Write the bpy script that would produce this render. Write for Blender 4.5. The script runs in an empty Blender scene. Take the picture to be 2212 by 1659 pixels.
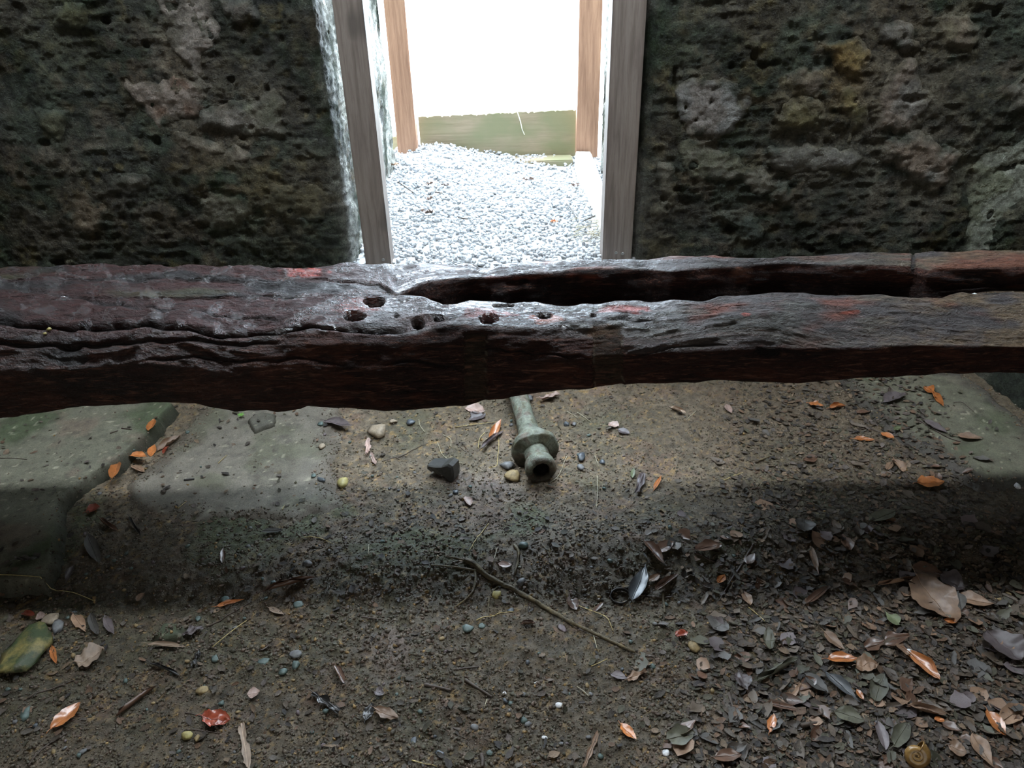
import bpy, bmesh, random
import numpy as np
from math import *
from mathutils import Matrix, Vector

rng = np.random.default_rng(7)
random.seed(7)
SC = bpy.context.scene
COL = SC.collection

# ------------------------------------------------------------------ camera
H = 1.55; F = 1660.0; PITCH = radians(31); ROLL = radians(-1.5)
_f = np.array([0, cos(PITCH), -sin(PITCH)]); _r0 = np.array([1.0, 0, 0]); _u0 = np.cross(_r0, _f)
_r = _r0*cos(ROLL) + _u0*sin(ROLL); _u = -_r0*sin(ROLL) + _u0*cos(ROLL)
cam = bpy.data.cameras.new('camera'); co = bpy.data.objects.new('camera', cam); COL.objects.link(co)
cam.sensor_fit = 'HORIZONTAL'; cam.sensor_width = 36; cam.lens = 36*F/2212; cam.clip_start = .02; cam.clip_end = 300
M = Matrix(((_r[0], _u[0], -_f[0], 0), (_r[1], _u[1], -_f[1], 0), (_r[2], _u[2], -_f[2], H), (0, 0, 0, 1)))
co.matrix_world = M
SC.camera = co
# ------------------------------------------------------------------ view, sky, lights
SC.view_settings.view_transform = 'Standard'; SC.view_settings.look = 'None'
SC.view_settings.exposure = 0.0; SC.view_settings.gamma = 1.0; SC.view_settings.use_curve_mapping = False
SKY = 23.0
w = bpy.data.worlds.new('overcast_sky'); SC.world = w; w.use_nodes = True
bg = w.node_tree.nodes['Background']; bg.inputs['Color'].default_value = (.72, .86, 1, 1); bg.inputs['Strength'].default_value = SKY
def area(name, loc, rot, sx, sy, power, color=(.9, .95, 1), spread=180):
    l = bpy.data.lights.new(name, 'AREA'); l.shape = 'RECTANGLE'; l.size = sx; l.size_y = sy; l.energy = power; l.color = color; l.spread = radians(spread)
    o = bpy.data.objects.new(name, l); COL.objects.link(o); o.location = loc; o.rotation_euler = rot; return o
# daylight coming down through the long roof gap, narrowed by an added strip
area('roof_gap_daylight', (0, 2.22, 2.93), (0, 0, 0), 5.0, .20, 40, (1, .98, .93))
# unseen fill lamp added behind the camera to brighten wall and beam front
area('camera_side_fill', (0, -2.9, 1.7), (radians(90), 0, 0), 4.0, 1.8, 26, (1, .98, .93))

# ------------------------------------------------------------------ pixel <-> world helpers (frame 2212 x 1659)
def ray(px, py):
    px = np.asarray(px, float); py = np.asarray(py, float)
    return _f + _r*((px-1106)/F)[..., None] - _u*((py-829.5)/F)[..., None]
def onY(px, py, Y):
    d = ray(px, py); return np.array([0, 0, H]) + d*(np.asarray(Y)/d[..., 1])[..., None]
def onZ(px, py, Z=0.0):
    d = ray(px, py); return np.array([0, 0, H]) + d*((np.asarray(Z)-H)/d[..., 2])[..., None]
def proj(P):
    q = P - np.array([0, 0, H]); z = q@_f
    return 1106 + F*(q@_r)/z, 829.5 - F*(q@_u)/z
# ------------------------------------------------------------------ noise
def _hash(ix, iy, iz, s):
    h = (ix*374761393 + iy*668265263 + iz*2147483647 + s*974634777) & 0xffffffff
    h = ((h ^ (h >> 13))*1274126177) & 0xffffffff
    h = ((h ^ (h >> 16))*2246822519) & 0xffffffff
    return ((h ^ (h >> 15)) & 0xffffff)/8388607.5 - 1.0
def noise(x, y, z=0.0, s=0):
    x, y, z = np.broadcast_arrays(np.asarray(x, float), np.asarray(y, float), np.asarray(z, float))
    ix = np.floor(x).astype(np.int64); iy = np.floor(y).astype(np.int64); iz = np.floor(z).astype(np.int64)
    fx = x-ix; fy = y-iy; fz = z-iz
    fx = fx*fx*(3-2*fx); fy = fy*fy*(3-2*fy); fz = fz*fz*(3-2*fz)
    def c(a, b, d): return _hash(ix+a, iy+b, iz+d, s)
    flat = not np.any(fz)
    def pl(d):
        a = c(0, 0, d)*(1-fx)+c(1, 0, d)*fx; b = c(0, 1, d)*(1-fx)+c(1, 1, d)*fx
        return a*(1-fy)+b*fy
    return pl(0) if flat else pl(0)*(1-fz)+pl(1)*fz
def fbm(x, y, z=0.0, s=0, oct=4, gain=.5):
    t = 0; a = 1; n = 0; k = 1.0
    for i in range(oct):
        t = t + a*noise(x*k+i*7.3, y*k-i*3.1, np.asarray(z)*k if np.any(z) else 0.0, s+i); n += a; a *= gain; k *= 2.07
    return t/n
def ridged(x, y, z=0.0, s=0, oct=3):
    t = 0; a = 1; n = 0; k = 1.0
    for i in range(oct):
        t = t + a*(1-2*np.abs(noise(x*k+i*5.7, y*k+i*2.9, np.asarray(z)*k if np.any(z) else 0.0, s+i))); n += a; a *= .5; k *= 2.1
    return t/n
def sm(a, b, x):
    t = np.clip((x-a)/(b-a), 0, 1); return t*t*(3-2*t)
def mixc(a, b, t): return a*(1-t[..., None]) + np.asarray(b)*t[..., None]
# ------------------------------------------------------------------ mesh helpers
def mesh(name, V, Fc, mat, parent=None, col=None, smooth=True, kind=None, mats=None):
    V = np.ascontiguousarray(np.asarray(V, np.float32).reshape(-1, 3)); me = bpy.data.meshes.new(name)
    Fc = np.asarray(Fc)
    if Fc.dtype != object and Fc.ndim == 2:
        n, k = Fc.shape
        me.vertices.add(len(V)); me.vertices.foreach_set('co', V.ravel())
        me.loops.add(n*k); me.loops.foreach_set('vertex_index', Fc.astype(np.int32).ravel())
        me.polygons.add(n); me.polygons.foreach_set('loop_start', np.arange(0, n*k, k, dtype=np.int32))
        me.polygons.foreach_set('loop_total', np.full(n, k, np.int32))
        me.update(calc_edges=True); me.validate()
    else:
        me.from_pydata(V.tolist(), [], [list(map(int, f)) for f in Fc])
    if smooth: me.polygons.foreach_set('use_smooth', np.ones(len(me.polygons), bool))
    if col is not None:
        a = me.color_attributes.new('Col', 'FLOAT_COLOR', 'POINT')
        c = np.ones((len(V), 4), np.float32); c[:, :3] = np.asarray(col).reshape(-1, 3); a.data.foreach_set('color', c.ravel())
    if mat: me.materials.append(mat)
    o = bpy.data.objects.new(name, me); COL.objects.link(o)
    if parent: o.parent = parent
    if kind: o['kind'] = kind
    return o
def tag(o, label=None, cat=None, group=None, kind=None):
    if label: o['label'] = label
    if cat: o['category'] = cat
    if group: o['group'] = group
    if kind: o['kind'] = kind
    return o
def grid_faces(nu, nv, mask=None):
    i = np.arange(nu*nv).reshape(nu, nv)
    q = np.stack([i[:-1, :-1], i[1:, :-1], i[1:, 1:], i[:-1, 1:]], -1)
    if mask is not None: return q[mask]
    return q.reshape(-1, 4)
def compact(V, Fc, C=None):
    used = np.unique(Fc); m = np.full(len(V), -1); m[used] = np.arange(len(used))
    return (V[used], m[Fc], C[used]) if C is not None else (V[used], m[Fc])
def box(name, x0, x1, y0, y1, z0, z1, mat, parent=None, bev=.003, seg=2, kind=None, rough=0.0):
    bm = bmesh.new(); bmesh.ops.create_cube(bm, size=1)
    for v in bm.verts: v.co = ((x0+x1)/2+v.co.x*(x1-x0), (y0+y1)/2+v.co.y*(y1-y0), (z0+z1)/2+v.co.z*(z1-z0))
    if bev: bmesh.ops.bevel(bm, geom=bm.edges[:], offset=bev, segments=seg, affect='EDGES')
    me = bpy.data.meshes.new(name); bm.to_mesh(me); bm.free(); me.materials.append(mat)
    o = bpy.data.objects.new(name, me); COL.objects.link(o)
    if parent: o.parent = parent
    if kind: o['kind'] = kind
    return o
def tube_vf(pts, rad, n=6, wob=0.0, seed=0):
    pts = np.asarray(pts, float); rad = np.broadcast_to(np.asarray(rad, float), (len(pts),))
    T = np.gradient(pts, axis=0); T /= np.linalg.norm(T, axis=1)[:, None]+1e-9
    up = np.array([0, 0, 1.0]); A = np.cross(T, up); A /= np.linalg.norm(A, axis=1)[:, None]+1e-9; B = np.cross(A, T)
    th = np.linspace(0, 2*pi, n, endpoint=False)
    k = 1+wob*noise(np.arange(len(pts))[:, None]*.7+seed, th[None]*1.3, s=seed)
    V = pts[:, None]+(A[:, None]*np.cos(th)[None, :, None]+B[:, None]*np.sin(th)[None, :, None])*(rad[:, None]*k)[..., None]
    V = V.reshape(-1, 3); Fc = []
    for i in range(len(pts)-1):
        for j in range(n):
            a = i*n+j; b = i*n+(j+1) % n; Fc.append((a, b, b+n, a+n))
    return V, Fc, n, len(pts)
def tube(name, pts, rad, mat, parent=None, n=6, wob=0.0, seed=0):
    V, Fc, n, m = tube_vf(pts, rad, n, wob, seed)
    Fc = [tuple(f) for f in Fc]+[tuple(range(n))[::-1], tuple(range((m-1)*n, m*n))]
    me = bpy.data.meshes.new(name); me.from_pydata(V.tolist(), [], Fc)
    me.polygons.foreach_set('use_smooth', np.ones(len(me.polygons), bool)); me.materials.append(mat)
    o = bpy.data.objects.new(name, me); COL.objects.link(o)
    if parent: o.parent = parent
    return o
def smoothpath(P, n=8):
    P = np.asarray(P, float); d = np.r_[0, np.cumsum(np.linalg.norm(np.diff(P, axis=0), axis=1))]
    t = np.linspace(0, d[-1], n*(len(P)-1)+1); Q = np.stack([np.interp(t, d, P[:, i]) for i in range(3)], 1)
    for _ in range(n//2):
        Q[1:-1] = (Q[:-2]+2*Q[1:-1]+Q[2:])/4
    return Q
# ------------------------------------------------------------------ materials
def newmat(name):
    m = bpy.data.materials.new(name); m.use_nodes = True; nt = m.node_tree
    b = nt.nodes['Principled BSDF']; return m, nt, b
def N(nt, t, **k):
    n = nt.nodes.new(t)
    for a, v in k.items():
        if a in n.inputs: n.inputs[a].default_value = v
        else: setattr(n, a, v)
    return n
def mixrgb(nt, a, b, fac, mode='MIX'):
    n = nt.nodes.new('ShaderNodeMix'); n.data_type = 'RGBA'; n.blend_type = mode
    for sock, v in ((n.inputs[0], fac), (n.inputs[6], a), (n.inputs[7], b)):
        if hasattr(v, 'is_output'): nt.links.new(v, sock)
        elif isinstance(v, (int, float)): sock.default_value = v
        else: sock.default_value = (*v, 1)
    return n.outputs[2]
def ramp(nt, x, lo, hi, a=0.0, b=1.0):
    n = nt.nodes.new('ShaderNodeMapRange'); nt.links.new(x, n.inputs[0])
    n.inputs[1].default_value = lo; n.inputs[2].default_value = hi; n.inputs[3].default_value = a; n.inputs[4].default_value = b
    return n.outputs[0]
def nz(nt, scale, detail=4, rough=.6, stretch=None, coord='Object', dist=0.0):
    tc = nt.nodes.new('ShaderNodeTexCoord'); o = tc.outputs[coord]
    if stretch:
        mp = nt.nodes.new('ShaderNodeMapping'); mp.inputs['Scale'].default_value = stretch; nt.links.new(o, mp.inputs[0]); o = mp.outputs[0]
    n = N(nt, 'ShaderNodeTexNoise', Scale=scale, Detail=detail, Roughness=rough, Distortion=dist); nt.links.new(o, n.inputs['Vector'])
    return n.outputs['Fac']
def bumps(nt, bsdf, items):
    prev = None
    for h, s, d in items:
        b = N(nt, 'ShaderNodeBump', Strength=s, Distance=d); nt.links.new(h, b.inputs['Height'])
        if prev: nt.links.new(prev, b.inputs['Normal'])
        prev = b.outputs[0]
    nt.links.new(prev, bsdf.inputs['Normal'])
def organic(name, col=None, var=(.55, 1.5), s1=40, s2=220, rlo=.5, rhi=.95, bump=.004, spec=.4, tint=None, stretch=None, coord='Object', bs=.8):
    """surface whose base colour comes from 'Col' (or one colour) broken up by two noises"""
    m, nt, b = newmat(name)
    if col is None:
        a = nt.nodes.new('ShaderNodeVertexColor'); a.layer_name = 'Col'; base = a.outputs[0]
    else: base = col
    n1 = nz(nt, s1, 6, .65, stretch, coord); n2 = nz(nt, s2, 4, .7, stretch, coord)
    f1 = ramp(nt, n1, .3, .7, var[0], var[1]); f2 = ramp(nt, n2, .3, .7, .65, 1.35)
    c1 = N(nt, 'ShaderNodeMath', operation='MULTIPLY'); nt.links.new(f1, c1.inputs[0]); nt.links.new(f2, c1.inputs[1])
    comb = N(nt, 'ShaderNodeCombineColor')
    for i in range(3): nt.links.new(c1.outputs[0], comb.inputs[i])
    c = mixrgb(nt, base, comb.outputs[0], 1.0, 'MULTIPLY')
    if tint:
        t = nz(nt, s1*.6, 5, .6, stretch, coord); c = mixrgb(nt, c, tint, ramp(nt, t, .56, .7, 0, .7))
    nt.links.new(c, b.inputs['Base Color'])
    r = ramp(nt, nz(nt, s1*.8, 4, .6, stretch, coord), .35, .65, rlo, rhi); nt.links.new(r, b.inputs['Roughness'])
    b.inputs['Specular IOR Level'].default_value = spec
    bumps(nt, b, [(n1, bs, bump*2.5), (n2, bs, bump)])
    return m
M_wall = organic('mossy_rubble_plaster', s1=30, s2=150, rlo=.5, rhi=.95, bump=.008, spec=.3, bs=1.0, var=(.35, 1.9))
M_patch = organic('weathered_lime_plaster', s1=34, s2=190, rlo=.5, rhi=.9, bump=.0045, spec=.35, var=(.6, 1.4))
M_soil = organic('damp_soil', s1=45, s2=260, rlo=.38, rhi=.9, bump=.003, spec=.45, var=(.5, 1.5))
M_slab = organic('worn_stone_slab', s1=22, s2=240, rlo=.5, rhi=.85, bump=.0012, spec=.35, var=(.75, 1.25))
M_clod = organic('soil_crumbs', s1=60, s2=300, rlo=.4, rhi=.85, bump=.001, spec=.45)
M_pipe = organic('mud_covered_iron', s1=35, s2=160, rlo=.4, rhi=.85, bump=.003, spec=.4, var=(.5, 1.5))
M_gravel = organic('pale_dusty_gravel', (.55, .56, .57), s1=60, s2=300, rlo=.6, rhi=.9, bump=.0006, spec=.3, var=(.6, 1.2))
M_plain = organic('dark_room_wall', (.07, .07, .06), s1=5, s2=40, bump=.01)
M_roof = organic('old_roof_boards', (.06, .05, .04), s1=5, s2=40, bump=.004)
M_sand = organic('bright_open_ground', (.6, .6, .56), s1=3, s2=30, bump=.004)
# post and board timber: grain runs along the long axis
def timber(name, col, dark, axis, rough=.6, moss=None):
    m, nt, b = newmat(name)
    st = {'z': (9, 9, .55), 'x': (.5, 9, 9)}[axis]
    n1 = nz(nt, 7, 6, .65, st, dist=.4); n2 = nz(nt, 40, 4, .6, st)
    c = mixrgb(nt, col, dark, ramp(nt, n1, .4, .68)); c = mixrgb(nt, c, dark, ramp(nt, n2, .5, .75, 0, .45))
    k = nz(nt, 6, 2, .4, {'z': (1, 1, .5), 'x': (.5, 1, 1)}[axis]); c = mixrgb(nt, c, [x*.4 for x in col], ramp(nt, k, .68, .74, 0, .8))
    if moss: c = mixrgb(nt, c, moss, ramp(nt, nz(nt, 4, 3, .5, (1, 1, 1.5)), .4, .6, 0, .9))
    nt.links.new(c, b.inputs['Base Color']); b.inputs['Roughness'].default_value = rough
    bumps(nt, b, [(n1, .4, .002), (n2, .4, .001)])
    return m
M_post = timber('weathered_grey_brown_post', (.30, .25, .215), (.17, .135, .115), 'z')
M_post2 = timber('orange_brown_post', (.42, .24, .15), (.25, .13, .08), 'z')
M_board = timber('greenish_treated_board', (.34, .27, .18), (.22, .185, .11), 'x', moss=(.21, .21, .11))
def simple(name, col, rough=.5, metal=0.0, spec=.5, bump=None, coat=0.0):
    m, nt, b = newmat(name); b.inputs['Base Color'].default_value = (*col, 1); b.inputs['Roughness'].default_value = rough
    b.inputs['Metallic'].default_value = metal; b.inputs['Specular IOR Level'].default_value = spec; b.inputs['Coat Weight'].default_value = coat
    n1 = nz(nt, 120, 3, .6); c = mixrgb(nt, [x*.65 for x in col], [min(1, x*1.35) for x in col], ramp(nt, n1, .3, .7)); nt.links.new(c, b.inputs['Base Color'])
    bumps(nt, b, [(n1, .3, bump or .0005)])
    return m
M_screw = simple('dull_galvanised_screw', (.35, .35, .33), .45, .7)
# ------------------------------------------------------------------ beam timber
def beam_mat():
    m, nt, b = newmat('wet_dark_red_hardwood')
    a = nt.nodes.new('ShaderNodeVertexColor'); a.layer_name = 'Col'
    wt = nt.nodes.new('ShaderNodeVertexColor'); wt.layer_name = 'Wet'
    g = nz(nt, 14, 6, .7, (.9, 7, 7), dist=.8); g2 = nz(nt, 70, 5, .7, (.6, 5, 5), dist=.3); sp = nz(nt, 300, 3, .6, (.5, 1, 1))
    f1 = ramp(nt, g, .32, .68, .35, 1.7); f2 = ramp(nt, g2, .3, .7, .6, 1.4)
    mu = N(nt, 'ShaderNodeMath', operation='MULTIPLY'); nt.links.new(f1, mu.inputs[0]); nt.links.new(f2, mu.inputs[1])
    comb = N(nt, 'ShaderNodeCombineColor')
    for i in range(3): nt.links.new(mu.outputs[0], comb.inputs[i])
    c = mixrgb(nt, a.outputs[0], comb.outputs[0], 1.0, 'MULTIPLY')
    # lighter frayed fibres
    fz = nz(nt, 9, 5, .7, (1.6, 12, 12), dist=1.0)
    sep = nt.nodes.new('ShaderNodeSeparateColor'); nt.links.new(wt.outputs[0], sep.inputs[0])
    fr = N(nt, 'ShaderNodeMath', operation='MULTIPLY'); nt.links.new(ramp(nt, fz, .54, .66, 0, .85), fr.inputs[0]); nt.links.new(sep.outputs[1], fr.inputs[1])
    c = mixrgb(nt, c, (.30, .13, .085), fr.outputs[0])
    nt.links.new(c, b.inputs['Base Color'])
    # wetness (red channel) makes it glossy
    r = N(nt, 'ShaderNodeMapRange'); nt.links.new(sep.outputs[0], r.inputs[0]); r.inputs[3].default_value = .72; r.inputs[4].default_value = .12
    rn = N(nt, 'ShaderNodeMath', operation='ADD', use_clamp=True); nt.links.new(r.outputs[0], rn.inputs[0]); nt.links.new(ramp(nt, nz(nt, 16, 4, .6, (1, 2.5, 2.5)),   .4, .65, -.06, .16), rn.inputs[1])
    nt.links.new(rn.outputs[0], b.inputs['Roughness'])
    b.inputs['IOR'].default_value = 1.65
    sl = N(nt, 'ShaderNodeMapRange'); nt.links.new(sep.outputs[0], sl.inputs[0]); sl.inputs[3].default_value = .22; sl.inputs[4].default_value = 1.0; nt.links.new(sl.outputs[0], b.inputs['Specular IOR Level'])
    gl = nz(nt, 42, 5, .7, (.8, 1.6, 1.6), dist=1.2)
    bumps(nt, b, [(g, .6, .010), (g2, .35, .004), (gl, 1.0, .016), (nz(nt, 80, 2, .6, (1, 1.3, 1.3), dist=.6), .9, .007)])
    return m
M_beam = beam_mat()

# ================================================================== STRUCTURE: back wall with the doorway
XL, XR, YW, YF, RC = -.60, .474, 2.75, 4.14, .05
def wdisp(x, y, z):
    """how far the rubble stands proud of the mean wall plane"""
    p = .024*fbm(x*2.6, z*2.6, y*2.6, 3, 2) + .010*fbm(x*8, z*9, y*8, 11, 3) + .0075*ridged(x*22, z*26, y*20, 21, 3) + .0030*fbm(x*75, z*80, y*70, 31, 2)
    pit = fbm(x*13+4, z*13, y*13, 44, 2); p = p-.020*sm(.60, .78, pit)
    return p
HALO = []
for hx, hy, hr, hc in ((370, 120, .17, (.13, .12, .105)), (360, 210, .2, (.14, .115, .095)), (540, 250, .22, (.12, .11, .09)), (600, 430, .22, (.10, .09, .055)), (190, 470, .17, (.10, .075, .05)), (460, 330, .2, (.10, .085, .065)),
                      (1530, 260, .24, (.135, .125, .11)), (1560, 370, .24, (.12, .105, .085)), (1740, 180, .26, (.10, .085, .05)), (1830, 170, .2, (.14, .10, .045)), (1950, 220, .22, (.14, .12, .10)), (1990, 350, .26, (.145, .14, .125)), (2150, 450, .32, (.18, .185, .155)), (1760, 345, .22, (.12, .115, .10)), (2050, 80, .24, (.11, .10, .075)), (1930, 90, .2, (.11, .10, .085)), (1690, 430, .14, (.11, .09, .07)), (80, 60, .3, (.055, .06, .03)), (1440, 420, .12, (.08, .075, .05))):
    q = onY(hx, hy, YW); HALO.append((q[0], q[2], hr*.75, hc))
def wall_side(sx):
    xe = XL if sx < 0 else XR; ds = .0055
    # path in plan from far out along the face, round the corner and down the reveal
    L = 2.6-abs(xe)-RC
    fine0 = L-1.55
    us = np.r_[np.linspace(0, max(fine0, .01), 14)[:-1], np.arange(max(fine0, .01), L, ds)]
    pts = [(sx*(2.6-u), YW, 0, -1) for u in us]
    for a in np.linspace(0, pi/2, 16)[0:]:
        # centre of the arc
        cx = xe+sx*RC; cy = YW+RC; pts.append((cx-sx*RC*sin(a), cy-RC*cos(a), -sx*sin(a), -cos(a)))
    for y in np.arange(YW+RC+.01, YF, .012): pts.append((xe, y, -sx, 0))
    for x in np.linspace(0, 1.6, 30): pts.append((xe+sx*x, YF+.02*(x > 0), 0, 1))
    pts = np.array(pts)
    if sx > 0: pts[:, 0] += .034*sm(YW+.1, YF, pts[:, 1])
    zs = np.r_[np.linspace(-.1, .25, 12)[:-1], np.arange(.25, 1.42, ds), np.linspace(1.42, 2.9, 50)]
    X = pts[:, 0][:, None]+0*zs; Y = pts[:, 1][:, None]+0*zs; Z = zs[None]+0*X
    d = wdisp(X, Y, Z)
    edge = np.exp(-(((X-xe)/.10)**2+((Y-YW)/.10)**2)); d = d*(1-.25*edge)
    if sx > 0: d = np.where((Y > YW+.004) & (Y < YW+.14), np.minimum(d, .001), d)
    Vx = X+pts[:, 2][:, None]*d; Vy = Y+pts[:, 3][:, None]*d
    return np.stack([Vx, Vy, Z], -1), d, X, Y, Z
def wallcolour(X, Y, Z, d):
    n1 = fbm(X*3.2, Z*3.2, Y*3, 51, 4); n2 = fbm(X*7, Z*8, Y*7, 61, 4); n3 = fbm(X*22, Z*24, Y*20, 71, 3)
    C = np.broadcast_to(np.array([.026, .036, .024]), X.shape+(3,)).copy()
    C = mixc(C, (.011, .013, .010), sm(.0, .38, n2)); C = mixc(C, (.050, .043, .030), sm(.0, .3, -n1)*.85)
    C = mixc(C, (.085, .075, .038), sm(.12, .4, n3*.6-n2*.7)*.7)
    C = mixc(C, (.075, .062, .052), sm(.02, .25, n1+.4*n3)*sm(-.1, .2, -n2)*.75)
    C = mixc(C, (.020, .040, .022), sm(.05, .3, fbm(X*5+9, Z*5, Y*5, 81, 3))*.7)
    C = mixc(C, (.12, .105, .045), sm(.25, .5, n3)*sm(-.1, .25, n2)*.6)
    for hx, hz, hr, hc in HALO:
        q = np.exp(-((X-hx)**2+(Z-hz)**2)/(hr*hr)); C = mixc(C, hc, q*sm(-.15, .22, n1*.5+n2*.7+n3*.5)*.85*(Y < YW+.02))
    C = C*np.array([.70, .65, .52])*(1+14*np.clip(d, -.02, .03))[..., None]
    # reveals paler; at the left corner the light from outside is painted in
    rev = sm(YW-.01, YW+.05, Y)
    w_ = sm(-.35, .05, fbm(X*6, Z*5, Y*9, 91, 3))
    C = mixc(C, (.34, .34, .30), rev*w_*.85)
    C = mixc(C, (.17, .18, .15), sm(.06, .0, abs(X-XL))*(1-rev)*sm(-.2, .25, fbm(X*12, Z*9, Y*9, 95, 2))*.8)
    return C
Vs, Fs, Cs, off = [], [], [], 0
for sx in (-1, 1):
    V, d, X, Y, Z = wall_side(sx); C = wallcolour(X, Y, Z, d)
    f = grid_faces(V.shape[0], V.shape[1]);  f = f[:, ::-1] if sx > 0 else f
    Vs.append(V.reshape(-1, 3)); Cs.append(C.reshape(-1, 3)); Fs.append(f+off); off += V.shape[0]*V.shape[1]
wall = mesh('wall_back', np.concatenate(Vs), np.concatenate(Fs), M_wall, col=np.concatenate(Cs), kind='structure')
# ---- stones and plaster pieces of the wall: each its own part, outline taken on the wall plane
def polysd(px, py, poly):
    poly = np.asarray(poly, float); d = np.full(px.shape, 1e9); ins = np.zeros(px.shape, bool)
    n = len(poly)
    for i in range(n):
        a = poly[i]; b = poly[(i+1) % n]; e = b-a; wx = px-a[0]; wy = py-a[1]
        t = np.clip((wx*e[0]+wy*e[1])/(e@e+1e-12), 0, 1); d = np.minimum(d, np.hypot(wx-e[0]*t, wy-e[1]*t))
        c = ((a[1] > py) != (b[1] > py)) & (px < (b[0]-a[0])*(py-a[1])/(b[1]-a[1]+1e-12)+a[0]); ins ^= c
    return np.where(ins, d, -d)
def wall_piece(name, poly, col, col2, proud=.012, soft=.03, seed=0, fade=.6, step=.0055):
    P = np.array([onY(x, y, YW-.01) for x, y in poly])[:, [0, 2]]
    x0, z0 = P.min(0)-.06; x1, z1 = P.max(0)+.06
    X, Z = np.meshgrid(np.arange(x0, x1, step), np.arange(z0, z1, step), indexing='ij')
    sd = polysd(X, Z, P)+.046*fbm(X*13, Z*13, 0.0, 200+seed, 4)
    k = sm(-.004, soft, sd)
    base = wdisp(X, YW+0*X, Z)
    own = .007*fbm(X*9, Z*9, 0.0, 210+seed, 2)+.0016*ridged(X*36, Z*40, 0.0, 220+seed, 3)+.0014*fbm(X*90, Z*90, 0.0, 230+seed, 2)-.010*sm(.48, .62, fbm(X*24, Z*24, 0.0, 240+seed, 2))
    h = base*.55+own+proud; y = YW-(base*(1-k)+h*k)+.010*(1-sm(-.012, .012, sd))-.001
    C = mixc(np.broadcast_to(np.asarray(col, float), X.shape+(3,)).copy(), col2, sm(-.1, .3, fbm(X*10, Z*10, 0.0, 250+seed, 3)))
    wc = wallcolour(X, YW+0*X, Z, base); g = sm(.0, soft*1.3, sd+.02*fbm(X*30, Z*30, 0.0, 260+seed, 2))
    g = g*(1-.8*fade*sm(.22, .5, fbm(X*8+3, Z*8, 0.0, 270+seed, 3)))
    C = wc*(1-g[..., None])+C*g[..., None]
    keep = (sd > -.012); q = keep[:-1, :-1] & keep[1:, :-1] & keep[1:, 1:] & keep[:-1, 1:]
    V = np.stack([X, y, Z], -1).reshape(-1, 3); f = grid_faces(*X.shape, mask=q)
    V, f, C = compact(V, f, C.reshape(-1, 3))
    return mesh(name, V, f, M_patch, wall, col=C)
PL = (.17, .145, .125); PG = (.125, .12, .10)
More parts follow.
